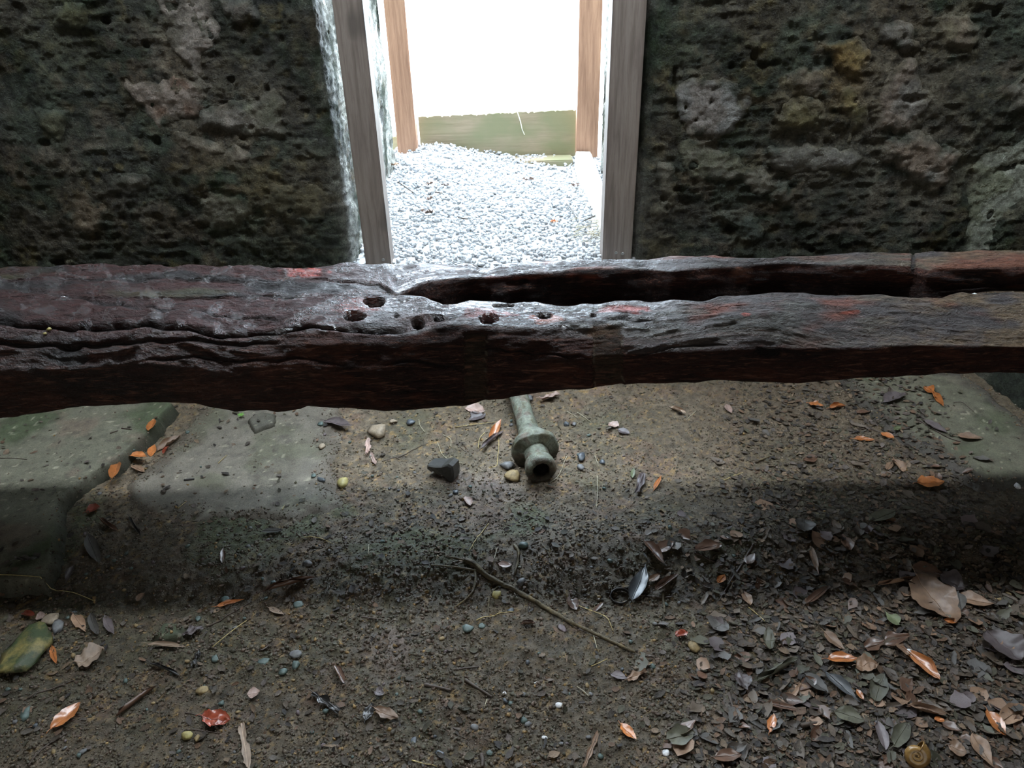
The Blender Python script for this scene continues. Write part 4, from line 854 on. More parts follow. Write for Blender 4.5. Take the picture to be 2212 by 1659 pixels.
 (1604, 1478, 44, 36, -60, 'purple', 'mauve crumpled leaf below the thick olive curled leaf', dict(ru=.1)),
 (1470, 1597, 60, 44, 10, 'olive', 'large round grey leaf at the bottom where soil meets litter', dict(shape='broad')),
 (1570, 1640, 60, 32, 10, 'brown', 'brown reddish leaf cut by the bottom edge, left of the snail shell', {}),
 (2120, 1625, 84, 34, -55, 'tan', 'light brown leaf cut by the bottom right corner', dict(shape='lance')),
 (2064, 1627, 40, 34, -20, 'tan', 'small light brown leaf right of the snail shell', {}),
 (1735, 1145, 30, 46, -80, 'grey', 'grey green leaf in the darkest shadow at right', {}),
 (1530, 1190, 60, 26, 10, 'brown', 'large dull leaf in the shadow right of the centre', dict(shape='broad')),
 (1612, 1300, 30, 22, -70, 'tan', 'small pinkish brown leaf above the yellow edged strip', {}),
 (1765, 1290, 62, 24, 40, 'brown', 'brown pleated leaf in the upper part of the right litter', dict(curl=.4)),
 (1660, 1390, 26, 50, -10, 'olive', 'olive leaf at the middle of the right litter, above the thick curled one', {}),
 (1550, 1360, 30, 52, 40, 'grey', 'light grey leaf at the left part of the litter', {}),
 (1800, 1390, 60, 22, -40, 'tan', 'tan split leaf just above the level orange leaf', dict(shape='lance')),
 (1905, 1120, 60, 30, 20, 'olive', 'pale leaf in the beam shadow under the large tan orange one', dict()),
]
for px, py, L, W, A_, mt, lb, op in FL:
    if mt: put_leaf(px, py, L, W, A_, mt, lb, **op)

# ---------------- litter: 300 countable leaves, the rest as one mass
vrt = [leaf_vf(2000+i, ['oval', 'lance', 'broad', 'torn', 'obov', 'torn'][i % 6], curl=[.1, .35, .2, .6, .15, .4][i % 6], bend=.25, ru=.07, nu=7, nv=4, tooth=.2, torn=.35*(i % 3 == 0)) for i in range(12)]
lmk = ['litter', 'litter2', 'purple', 'grey', 'brown', 'olive', 'litter', 'litter2', 'tan', 'litter', 'grey', 'brown']
LMe = []
for i, (V, Fc) in enumerate(vrt):
    V = V*np.array([1, .62+.12*(i % 3), .45]); V[:, 2] -= V[:, 2].mean(); LMe.append((V, Fc))
def density(px, py):
    """how thick the litter lies, as seen in the photo (0..1)"""
    a = sm(1380, 1640, px+.35*(py-1300)*0)*sm(1080, 1180, py); b = sm(1480, 1700, px)*sm(2080, 1960, px-.5*(py-900))*sm(1250, 1150, py)
    a = np.maximum(a, .9*b); a = np.maximum(a, .35*sm(1250, 1100, py)*sm(1080, 1130, py)*sm(500, 900, px)); return np.clip(np.maximum(a, .10), 0, 1)
LMARK = [(2014, 1300, 'the largest pale leaf'), (2104, 1303, 'the pale pointed leaf'), (1817, 1427, 'the level orange leaf'), (1991, 1444, 'the long slanting orange leaf'), (1818, 1488, 'the long shiny grey leaf'), (1680, 1451, 'the thick curled olive leaf'),
 (1665, 1567, 'the small orange oval with holes'), (2149, 1566, 'the orange leaf at the right edge'), (1974, 1640, 'the snail shell'), (1471, 1374, 'the shiny red crumpled leaf'), (1340, 1292, 'the bent black ring'), (1379, 1264, 'the glossy black leaf'), (1926, 1342, 'the pale green triangular leaf'),
 (1757, 1215, 'the upright tan tipped leaf'), (2001, 1541, 'the brown arched leaf'), (2164, 1402, 'the large mauve leaf at right'), (1732, 1553, 'the blue green chip'), (2008, 1049, 'the notched tan orange leaf'), (2022, 862, 'the twisted orange leaf'), (1722, 1382, 'the black curved root'), (1500, 1400, 'the olive yellow lumpy stone'),
 (1557, 1256, 'the half white orange leaf'), (1762, 879, 'the torn orange pair under the beam'), (1866, 952, 'the flat orange strip'), (1869, 1444, 'the puckered brown leaf'), (1464, 890, 'the pale curled strip under the beam'), (1420, 1045, 'the small twisted orange leaf'), (1470, 1597, 'the large round grey leaf'), (1898, 1492, 'the olive grey broad leaf'), (1832, 1553, 'the scalloped olive leaf')]
LMP = [(62, 1418, 'the yellow green rock'), (147, 1552, 'the glossy orange leaf at lower left'), (297, 1517, 'the brown rolled leaf'), (468, 1560, 'the crumpled red leaf'), (198, 1427, 'the ragged pale tan leaf'), (363, 1399, 'the pale grey wavy leaf'), (530, 1616, 'the pale bark piece'), (627, 1266, 'the long rolled leaf'), (705, 1524, 'the blue black leaf'), (1029, 1230, 'the head of the root'),
 (1226, 1344, 'the middle of the root'), (1208, 1525, 'the largest white flake'), (1012, 1357, 'the flat teal pair'), (1356, 1583, 'the small bright orange leaf'), (1277, 1622, 'the brown bark piece'), (819, 936, 'the tan angular rock'), (956, 1020, 'the black jagged stone'), (1165, 1015, 'the open pipe end'), (741, 1045, 'the bright yellow pebble'), (1115, 1212, 'the upright split stick'), (945, 1486, 'the short brown stick'), (1375, 1465, 'the crumpled tan leaf'), (835, 1548, 'the pinkish brown crumpled leaf'), (336, 950, 'the broken slab edge'), (203, 1192, 'the dark grey green leaf')]+LMARK
_used = set()
def near_label(px, py, what, size, marks):
    ds = sorted((hypot(px-a, (py-b)*1.2), a, b, t) for a, b, t in marks)
    for d, a, b, t in ds[:7]:
        dx, dy = px-a, py-b
        dirs = 'left of' if abs(dx) > 2.2*abs(dy) and dx < 0 else 'right of' if abs(dx) > 2.2*abs(dy) else 'above' if abs(dy) > 2.2*abs(dx) and dy < 0 else 'below' if abs(dy) > 2.2*abs(dx) else ('below' if dy > 0 else 'above')+(' and left of' if dx < 0 else ' and right of')
        far = 'just ' if d < 60 else '' if d < 110 else 'some way '
        for sz_ in (size,):
            l = ' '.join(f'{sz_} {what} {far}{dirs} {t}'.split())
            if l not in _used and len(l.split()) <= 16: _used.add(l); return l
    _used.add(l); return l
cand = []
while len(cand) < 300:
    px = rng.uniform(1380, 2212); py = rng.uniform(850, 1659)
    if rng.random() < density(px, py) * (.35+.65*(py > 1150)): cand.append((px, py))
cand = np.array(cand); protos = []
for i, (V, Fc) in enumerate(LMe):
    me = mesh('litter_leaf', V, Fc, LM[lmk[i]]); protos.append(me)
LN = [p.data.name for p in protos]
_cn = dict(litter='dull brown', litter2='dark brown', purple='mauve grey', grey='grey', brown='wet brown', olive='olive', tan='tan'); _sn = ['oval', 'narrow', 'broad', 'ragged', 'tapering', 'ragged']
WN = [f'{_cn[lmk[i]]} {_sn[i % 6]} dead leaf' for i in range(12)]
for j, (px, py) in enumerate(cand):
    o = protos[j] if j < 12 else protos[int(rng.integers(0, 12))].copy()
    if j >= 12: COL.objects.link(o)
    p = gz(px, py); s_c = rng.uniform(.028, .058)
    o.location = (p[0], p[1], p[2]+.005+.004*rng.random()); o.scale = (s_c, s_c, s_c); o.rotation_euler = (rng.normal()*.22, rng.normal()*.22, rng.random()*6.28)
    k_ = LN.index(o.data.name)
    tag(o, near_label(px, py, WN[k_], 'small' if s_c < .037 else 'large' if s_c > .049 else 'middling', LMARK), 'leaf', 'matted dead leaves in the right litter')
def pixpos(n, dens, box_=(-420, 2632, 790, 1960)):
    out = []; m = 0
    while m < n:
        px = rng.uniform(box_[0], box_[1], 4*n); py = rng.uniform(box_[2], box_[3], 4*n); k = rng.random(4*n) < dens(px, py); p = onZ(px[k], py[k], 0.0); out.append(p); m += len(p)
    P = np.concatenate(out)[:n]; P[:, 2] = surf(P[:, 0], P[:, 1]); return P
lc = np.array([(.105, .080, .058), (.060, .046, .035), (.125, .100, .084), (.095, .080, .064), (.15, .090, .055), (.085, .078, .050), (.045, .038, .034), (.18, .125, .080)])
M_litter = organic('leaf_litter_fragments', s1=50, s2=260, rlo=.5, rhi=.8, bump=.0008, spec=.35)
frag = [(V*np.array([1, 1, .8]), Fc) for V, Fc in [leaf_vf(2100+i, ['torn', 'oval', 'broad', 'torn'][i % 4], curl=.3, bend=.3, ru=.1, nu=4, nv=2, tooth=.3) for i in range(10)]]
frag = [(V*np.array([1, .75, .4]), Fc) for V, Fc in frag]
n = 21000; P = pixpos(n, lambda x, y: density(x, y)**1.4); P = P[(P[:, 0] < 1.76) & (P[:, 1] < 2.6)]; n = len(P); lc = lc*.85; P[:, 2] += rng.uniform(-.001, .007, n); sz = rng.uniform(.008, .026, n)*rng.uniform(.7, 1.3, n)
ci = rng.integers(0, len(lc), n); o = scatter('leaf_litter', frag, P, sz, rng, M_litter, None, lc[ci]*rng.uniform(.5, 1.15, (n, 1)), tilt=.26, smooth=True)
tag(o, 'matted crumbs of dead leaves spread over the soil, thickest at the right', 'leaf litter')

# ---------------- soil crumbs and small stones
def octa(seed):
    g = np.random.default_rng(seed); V = np.array([(1, 0, 0), (-1, 0, 0), (0, 1, 0), (0, -1, 0), (0, 0, 1), (0, 0, -1)], float)*g.uniform(.7, 1.1, (6, 1))+g.normal(size=(6, 3))*.15
    return V*np.array([1, .85, .7]), np.array([(0, 2, 4), (2, 1, 4), (1, 3, 4), (3, 0, 4), (2, 0, 5), (1, 2, 5), (3, 1, 5), (0, 3, 5)])
rk0 = [octa(3000+i) for i in range(12)]
offslab = lambda x, y: np.ones_like(x)*.95
def sdens(px, py):
    p = onZ(px, py, 0.0); k = np.ones(px.shape)
    for f, e in zip(SLABS[:3], (.02, .10, .08)): k = k*np.where(f(p[..., 0], p[..., 1])[0] > e, .05, 1)
    return k
n = 100000; P = pixpos(n, sdens); sz = .0022+.0052*rng.random(n)**3; nn = fbm(P[:, 0]*6, P[:, 1]*6, 0.0, 3300, 3)
sc = np.array([(.070, .056, .040), (.055, .045, .032), (.088, .070, .050), (.050, .046, .030), (.075, .052, .038)])[rng.integers(0, 5, n)]*rng.uniform(1.0, 1.75, (n, 1))*(1+.4*sm(1.75, 1.95, P[:, 1]))[:, None]; yel = rng.random(n) < .03; sc[yel] = (.26, .17, .07)  # crumbs beyond the beam lightened like the soil, light put into colour
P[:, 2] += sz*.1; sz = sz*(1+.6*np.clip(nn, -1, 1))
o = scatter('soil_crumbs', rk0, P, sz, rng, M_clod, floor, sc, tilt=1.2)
# pebbles: countable, sharing a look
M_peb = {k: simple('pebble_'+k, c, r) for k, (c, r) in dict(teal=((.085, .12, .108), .5), grey=((.13, .13, .13), .5), slate=((.07, .08, .09), .35), ochre=((.26, .19, .09), .6), white=((.75, .76, .78), .5), tan=((.30, .24, .17), .6), yellow=((.34, .29, .11), .5), mauve=((.14, .11, .115), .5), black=((.035, .035, .032), .35)).items()}
rkp = [rock_vf(1, 3100+i, 1, .55) for i in range(8)]
pk = ['teal', 'grey', 'slate', 'teal', 'ochre', 'mauve', 'grey', 'teal']; pb = [mesh('pebble', V, Fc, M_peb[pk[i]], smooth=False) for i, (V, Fc) in enumerate(rkp)]
def pd(px, py): return sdens(px, py)*np.clip(1.1-.9*sm(1300, 1500, px)-.3*sm(1250, 1100, py)*0, .05, 1)
PN = [p.data.name for p in pb]; P = pixpos(170, pd, (5, 2207, 880, 1650))
for j in range(170):
    o = pb[j] if j < 8 else pb[int(rng.integers(0, 8))].copy()
    if j >= 8: COL.objects.link(o)
    s0 = rng.uniform(.0045, .0105); o.location = (P[j, 0], P[j, 1], P[j, 2]+s0*.2); o.scale = (s0,)*3; o.rotation_euler = (rng.normal()*.3, rng.normal()*.3, rng.random()*6.3)
    k_ = PN.index(o.data.name); qx, qy = proj(P[j]); tag(o, near_label(float(qx), float(qy), {'teal': 'teal', 'grey': 'grey', 'slate': 'blue black', 'ochre': 'ochre', 'mauve': 'mauve'}[pk[k_]]+' pebble', 'tiny' if s0 < .0065 else 'small' if s0 < .0085 else 'larger', LMP), 'pebble', 'stone chips in the soil')
# featured stones
def stone(px, py, L, W, ang, mat, label, seed, flat=.6, sub=2, mt=None, name='stone', cat='stone', sink=.25):
    c, Lw, Ww, h = frame_at(px, py, L, W, ang); V, Fc = rock_vf(1, seed, sub, 1.0); V = V/np.abs(V).max(0); hgt = min(Lw, Ww)*flat
    V = V*np.array([Lw/2, Ww/2, hgt/2]); V = V+.04*Lw*np.stack([noise(V[:, 0]/Lw*6, V[:, 1]/Lw*6, V[:, 2]/Lw*6+.01, seed+k) for k in range(3)], 1)
    o = mesh(name, V, Fc, mt or M_peb[mat], smooth=False); o.location = (c[0], c[1], c[2]+hgt*(.5-sink)); o.rotation_euler = (0, 0, h); tag(o, label, cat); return o
# mossy yellow-green rock
M_mossrock = newmat('yellow_rock_with_green_algae'); mm, nt, b = M_mossrock
c = mixrgb(nt, (.27, .22, .075), (.040, .060, .022), ramp(nt, nz(nt, 16, 6, .7), .38, .56)); c = mixrgb(nt, c, (.10, .08, .05), ramp(nt, nz(nt, 50, 4, .6), .55, .7, 0, .6)); nt.links.new(c, b.inputs['Base Color']); b.inputs['Roughness'].default_value = .55; bumps(nt, b, [(nz(nt, 70, 4, .6), .5, .003)])
o = stone(62, 1418, 105, 128, 0, 'ochre', 'yellow rock with green algae at the left edge, the largest loose stone', 4001, .42, 3, mt=mm, sink=.3); 
for args in [
 (56, 1545, 24, 38, 0, 'teal', 'dark teal upright stone left of the glossy orange leaf', 4003, .6),
 (405, 1590, 26, 22, 0, 'yellow', 'round pale yellow pebble next to the red crumpled leaf', 4005, .8),
 (426, 1595, 15, 17, 0, 'ochre', 'small olive pebble touching the round yellow one', 4006, .7),
 (125, 1356, 30, 30, 20, 'grey', 'grey rounded stone above the mossy rock', 4007, .5),
 (110, 1339, 42, 24, 10, 'tan', 'flat brown stone chip beside the glossy red brown leaf', 4008, .3),
 (429, 1337, 15, 15, 0, 'teal', 'little pale teal chip right of the algae covered stone', 4009, .6),
 (639, 1439, 18, 20, 0, 'teal', 'light teal chip, upper one of a close pair left of centre', 4010, .6),
 (612, 1454, 22, 17, 0, 'teal', 'dark teal chip, lower one of a close pair left of centre', 4011, .6),
 (571, 1430, 30, 16, 8, 'teal', 'flat teal stone left of the close teal pair', 4012, .4),
 (464, 1425, 20, 20, 0, 'teal', 'teal pebble at the end of the long straw at left', 4013, .5),
 (637, 1414, 32, 17, 0, 'grey', 'flat brown grey stone above the teal pair', 4014, .35),
 (439, 1493, 34, 20, 8, 'ochre', 'yellow mossy pebble above the glossy crumpled red leaf', 4015, .5),
 (644, 1308, 24, 15, 0, 'teal', 'pale green chip below the long rolled leaf', 4016, .4),
 (485, 1296, 28, 15, -15, 'teal', 'blue green flat chip above the narrow orange sliver', 4017, .35),
 (665, 1220, 22, 14, 0, 'grey', 'pale grey chip in the beam shadow left of the root', 4018, .5),
 (478, 1522, 16, 16, 0, 'teal', 'teal pebble just above the red crumpled leaf', 4019, .6),
 (819, 936, 50, 31, 5, 'tan', 'tan angular rock on the edge of the pale slab', 4020, .6),
 (850, 912, 20, 9, 10, 'tan', 'small tan stone behind the tan angular rock', 4021, .5),
 (741, 1045, 24, 22, 0, 'yellow', 'bright yellow mossy pebble on the pale slab edge', 4022, .7),
 (694, 917, 15, 10, 0, 'teal', 'blue grey pebble at the upper edge of the pale slab', 4023, .5),
 (887, 913, 20, 12, 0, 'slate', 'blue grey stone right of the tan angular rock', 4024, .5),
 (696, 966, 15, 13, 0, 'tan', 'light stone lump standing in a hollow on the pale slab', 4025, .7),
 (677, 1029, 13, 10, 0, 'teal', 'pale teal chip, left one of two on the pale slab', 4026, .5),
 (694, 1038, 20, 12, -30, 'slate', 'blue chip, right one of two on the pale slab', 4027, .5),
 (1107, 1033, 36, 24, -10, 'ochre', 'olive mossy stone just left of the pipe end', 4028, .5),
 (1095, 1008, 24, 22, 40, 'grey', 'grey stone between the straw and the pipe end', 4029, .5),
 (1255, 990, 18, 18, 0, 'slate', 'round blue pebble right of the pipe end', 4030, .8),
 (1254, 1011, 17, 13, 0, 'grey', 'pale blue pebble below the round blue one', 4031, .6),
 (1301, 1000, 13, 14, 0, 'slate', 'small blue pebble, rightmost of three by the pipe end', 4032, .7),
 (985, 1065, 14, 10, 0, 'slate', 'blue pebble below the black stone', 4033, .6),
 (1142, 862, 17, 17, -40, 'grey', 'pale shiny stone touching the pipe at the beam', 4034, .6),
 (1224, 918, 14, 9, 0, 'slate', 'small slate pebble right of the flange, left one of two', 4035, .6),
 (1239, 917, 13, 10, 0, 'grey', 'small grey pebble right of the flange, right one of two', 4036, .6),
 (1074, 1288, 20, 17, -20, 'yellow', 'pale cream square stone below the long root', 4037, .9),
 (1012, 1357, 26, 19, 20, 'teal', 'flat teal chip, left one of a pair by a straw', 4038, .3),
 (1041, 1352, 16, 13, 0, 'teal', 'flat teal chip, right one of a pair by a straw', 4039, .3),
 (1102, 1319, 18, 12, -5, 'slate', 'striped blue chip at the end of a straw', 4040, .4),
 (1212, 1357, 26, 15, -45, 'mauve', 'flat mauve oval pebble below the root', 4041, .3),
 (1208, 1525, 19, 13, 0, 'white', 'largest white stone flake on the bare soil', 4042, .5),
 (1158, 1475, 11, 7, -10, 'white', 'white flake upper left of the largest white one', 4043, .5),
 (1090, 1499, 10, 10, 0, 'white', 'faint white flake left of the other white ones', 4044, .5),
 (1177, 1594, 14, 10, 20, 'white', 'white flake below the largest white one', 4045, .5),
 (1438, 1627, 17, 17, -20, 'white', 'white stone at the bottom edge', 4046, .6),
 (1025, 1573, 20, 16, 0, 'grey', 'grey green stone near the bottom centre', 4047, .4),
 (952, 1630, 24, 17, -20, 'slate', 'blue slate chip at the bottom left of centre', 4048, .4),
 (1057, 1627, 17, 14, 0, 'teal', 'teal chip at the bottom centre beside a dark stick', 4049, .4),
 (893, 1602, 15, 22, 0, 'slate', 'dull slate oval near the bottom left of centre', 4050, .3),
 (1407, 1441, 20, 14, 0, 'teal', 'pale green chip above the crumpled tan leaf', 4051, .5),
 (1130, 1180, 22, 13, -8, 'teal', 'pale green pebble above the upright split stick', 4052, .6),
 (1126, 1259, 22, 18, 0, 'grey', 'grey rounded stone beside the upper end of the root', 4053, .6),
 (1732, 1553, 14, 10, 0, 'teal', 'bright blue green chip in the right litter', 4054, .6),
 (2135, 1448, 9, 8, 0, 'white', 'tiny white round grain in the litter at far right', 4055, .8),
 (2196, 1052, 14, 13, 0, 'white', 'white round grain on the olive slab by the right edge', 4056, .8),
 (1500, 1400, 32, 26, 0, 'ochre', 'olive yellow lumpy stone at the left border of the litter', 4058, .5),
 (747, 1012, 1, 1, 0, None, None, 0, 0),
]:
    if args[5]: stone(*args)
pr_ = np.array([(-.5, .34), (-.44, .50), (-.2, .55), (.1, .62), (.34, .78), (.46, .70), (.5, .40), (.48, .10), (.42, -.08), (.30, -.02), (.22, .16), (.06, .22), (-.04, .12), (-.12, .20), (-.26, .30), (-.36, .22)])
c, Lw, Ww, h = frame_at(957, 1030, 62, 30, -14); V = []
for yy, k, dx, dz in ((-.30, .86, 0, .0), (-.22, 1.0, 0, 0), (.25, .95, .03, .03), (.42, .6, .05, .12)):
    for x, z in pr_: V.append(((x*k+dx)*Lw+.002*noise(x*9, yy*9, 0.0, 1), yy*Lw*.8+.003*noise(x*7, z*7, 0.0, 2), ((z-.35)*k+.35+dz*.3)*Lw*.8))
m_ = len(pr_); Fc = [(i*m_+j, i*m_+(j+1) % m_, (i+1)*m_+(j+1) % m_, (i+1)*m_+j) for i in range(3) for j in range(m_)]+[tuple(range(m_))[::-1], tuple(range(3*m_, 4*m_))]
me = bpy.data.meshes.new('jagged_stone'); me.from_pydata([tuple(map(float, v)) for v in V], [], Fc); me.materials.append(M_peb['black']); me.update()
o = bpy.data.objects.new('jagged_stone', me); COL.objects.link(o); o.location = (c[0], c[1]+.01, c[2]+.002); o.rotation_euler = (0, 0, h); tag(o, 'black jagged stone with an arched underside, left of the pipe', 'stone')
# mushroom-like white blob and snail shell
stone(1965, 1413, 22, 15, -20, 'white', 'white blob at the upper end of the long glossy orange leaf', 4061, .8, 3, name='fungus', cat='fungus')
c, Lw, Ww, h = frame_at(1974, 1640, 44, 44, 0)
M_shell = simple('amber_snail_shell', (.28, .16, .05), .3, coat=.4)
tt_ = np.linspace(0, 2*pi*2.3, 60); rad = .002+.0095*(tt_/tt_[-1])**1.2; rr_ = .0015+.0125*(tt_/tt_[-1])
sp_ = np.stack([rr_*np.cos(tt_-.6), rr_*np.sin(tt_-.6), .010*(1-tt_/tt_[-1])], 1)
sn = bpy.data.objects.new('snail_shell', None); COL.objects.link(sn)
V, Fc, nn_, m_ = tube_vf(sp_, rad, 14); V = V.tolist(); me = bpy.data.meshes.new('whorl'); me.from_pydata(V, [], [tuple(f) for f in Fc]+[tuple(range(nn_))[::-1]]); me.polygons.foreach_set('use_smooth', np.ones(len(me.polygons), bool)); me.materials.append(M_shell)
o = bpy.data.objects.new('whorl', me); COL.objects.link(o); o.parent = sn
lip = sp_[-1]; tn = sp_[-1]-sp_[-2]; tn /= np.linalg.norm(tn); A_ = np.cross(tn, (0, 0, 1)); A_ /= np.linalg.norm(A_); th = np.linspace(0, 2*pi, 25)
tube('lip', [lip+rad[-1]*(A_*cos(t)+np.array([0, 0, 1])*sin(t)) for t in th], .0011, M_shell, o, 5)
sn.location = (c[0], c[1], c[2]+.016); sn.rotation_euler = (radians(50), 0, radians(-20)); sn.scale = (1.25,)*3; tag(sn, 'amber coiled snail shell with a dark opening at the bottom edge on the right', 'snail shell')

# ================================================================== TWIGS, ROOT, STRAWS
M_root = organic('muddy_root_bark', (.105, .085, .050), s1=40, s2=200, rlo=.45, rhi=.9, bump=.002, var=(.5, 1.6), tint=(.30, .22, .09))
M_twig = simple('dark_twig', (.075, .055, .042), .6); M_straw = simple('dry_straw', (.46, .36, .15), .5); M_straw2 = simple('pale_straw', (.42, .38, .27), .5); M_blackband = simple('black_bent_band', (.02, .018, .016), .3)
def gpath(pts, lift=.003):
    P = np.array([gz(x, y) for x, y in pts]); P[:, 2] += lift; return P
def ground_tube(name, pts, r0, r1, mat, label, cat, lift=.003, n=6, parent=None, wob=.1, arch=0.0):
    P = smoothpath(gpath(pts, lift), 6 if len(pts) > 2 else 8); t = np.linspace(0, 1, len(P)); P[:, 2] = np.maximum(P[:, 2], surf(P[:, 0], P[:, 1])+lift*.6)+arch*4*t*(1-t)
    o = tube(name, P, r0+(r1-r0)*t, mat, parent, n, wob, seed=len(pts)*3)
    if label: tag(o, label, cat)
    return o
rt = ground_tube('root', [(1005, 1212), (1029, 1222), (1039, 1240), (1073, 1259), (1124, 1284), (1175, 1314), (1226, 1344), (1293, 1376), (1337, 1396), (1371, 1412)], .0075, .0035, M_root, 'long thick yellow brown root running diagonally from the beam shadow to lower right', 'root', lift=.006, n=9, wob=.25)
ground_tube('root_branch', [(1026, 1230), (1028, 1255), (1022, 1280), (1005, 1298), (981, 1315)], .0042, .002, M_root, None, None, parent=rt, wob=.2)
ground_tube('root_branch', [(1039, 1236), (998, 1229), (965, 1225), (930, 1222)], .0038, .0018, M_root, None, None, parent=rt, wob=.2)
ground_tube('root_branch', [(1015, 1215), (990, 1208), (960, 1202)], .0032, .0015, M_root, None, None, parent=rt, wob=.2)
ground_tube('root_branch', [(1080, 1262), (1058, 1290), (1054, 1325), (1052, 1345)], .003, .0015, M_root, None, None, parent=rt, wob=.2)
for pts, r, mt, lb, ct in [
 ([(1111, 1180), (1121, 1192), (1119, 1215), (1112, 1242)], .005, M_root, 'thick upright split stick in the beam shadow above the root', 'stick'),
 ([(1170, 1176), (1185, 1195), (1196, 1225), (1210, 1250), (1200, 1265)], .0022, M_root, 'curved thin root right of the upright split stick', 'twig'),
 ([(917, 1481), (945, 1486), (975, 1493)], .0045, M_twig, 'short brown stick on the bare soil, left of its neighbour', 'stick'),
 ([(1005, 1470), (1032, 1488), (1063, 1507)], .0045, M_twig, 'short dark stick slanting right on the bare soil', 'stick'),
 ([(985, 1448), (1012, 1444), (1035, 1441)], .003, M_twig, 'thin dark stick above the two short ones on the bare soil', 'stick'),
 ([(781, 1334), (815, 1338), (841, 1343)], .0025, M_twig, 'thin reddish twig left of the root branch', 'twig'),
 ([(447, 1355), (480, 1340), (510, 1320), (545, 1300)], .0024, M_twig, 'dark bent twig under the narrow orange sliver', 'twig'),
 ([(62, 1655), (90, 1620), (120, 1600), (145, 1585)], .003, M_twig, 'red brown twig in the lower left corner', 'twig'),
 ([(60, 1510), (110, 1490), (160, 1470)], .0024, M_twig, 'thin dark twig above the teal upright stone', 'twig'),
 ([(405, 1578), (440, 1580), (470, 1584)], .0022, M_twig, 'thin twig joining the yellow pebble and the crumpled red leaf', 'twig'),
 ([(400, 1540), (425, 1545), (440, 1550)], .0015, M_twig, 'short curved twig above the yellow pebble', 'twig'),
 ([(1040, 1633), (1043, 1645), (1042, 1659)], .006, M_twig, 'dark stick at the bottom centre', 'stick'),
 ([(1500, 1196), (1530, 1210), (1562, 1222)], .0032, M_twig, 'dark twig in the shadow at the left of the litter', 'twig'),
 ([(1627, 1178), (1600, 1225), (1575, 1262), (1553, 1300)], .0032, M_twig, 'long thin upright twig at the litter edge near the shadow', 'twig'),
 ([(1722, 1362), (1705, 1375), (1710, 1392), (1735, 1400), (1755, 1415)], .004, M_blackband, 'black curved root in the middle of the right litter', 'root'),
 ([(1972, 1360), (2000, 1370), (2024, 1392)], .005, M_twig, 'brown stick above the long glossy orange leaf', 'stick'),
 ([(1728, 1570), (1760, 1565), (1782, 1568)], .0065, M_twig, 'thick dark stick below the blue green chip', 'stick'),
 ([(1574, 1500), (1585, 1540), (1592, 1578)], .0045, M_twig, 'dark brown upright stick in the lower litter', 'stick'),
 ([(2170, 1296), (2180, 1310), (2186, 1330)], .0045, M_straw2, 'pale peeled stick right of the largest leaf', 'stick'),
 ([(1860, 920), (1900, 935), (1940, 948), (1972, 950)], .0032, M_twig, 'dark stick below the olive slab carrying an orange leaf piece', 'stick'),
 ([(2060, 870), (2078, 868), (2103, 890)], .0016, M_twig, 'fine bent twig on the olive slab', 'twig'),
 ([(1980, 905), (2010, 925), (2050, 948), (2075, 955)], .0028, M_twig, 'slender dark twig crossing onto the olive slab', 'twig'),
 ([(1630, 1000), (1655, 990), (1672, 985)], .004, M_root, 'brown bark stick under the beam at right', 'stick'),
 ([(830, 996), (870, 985), (900, 968), (925, 957)], .0016, M_twig, 'long curved fine twig between the pinkish leaf and the straws', 'twig'),
 ([(985, 940), (988, 960), (1003, 975), (1015, 980)], .0018, M_twig, 'short curved twig left of the purple rolled leaf', 'twig'),
 ([(1365, 1285), (1405, 1290), (1430, 1292), (1455, 1290)], .003, M_twig, 'dark stick crossing under the glossy black leaf', 'stick'),
 ([(1432, 1280), (1433, 1300), (1436, 1325)], .0045, M_root, 'upright brown stick right of the bent black ring', 'stick'),
 ([(0, 990), (30, 990), (58, 993)], .0016, M_twig, 'thin dark twig on the greenish slab at the left edge', 'twig'),
 ([(238, 937), (255, 931)], .0028, M_twig, 'tiny dark twig on the greenish slab, left one of two', 'twig'),
 ([(263, 926), (285, 928)], .0028, M_twig, 'tiny dark twig on the greenish slab, right one of two', 'twig'),
 ([(398, 1038), (420, 1036)], .004, M_blackband, 'short black twig on the pale slab', 'twig'),
]: ground_tube('twig' if ct == 'twig' else ct, pts, r, r*.6, mt, lb, ct, lift=r*.7)
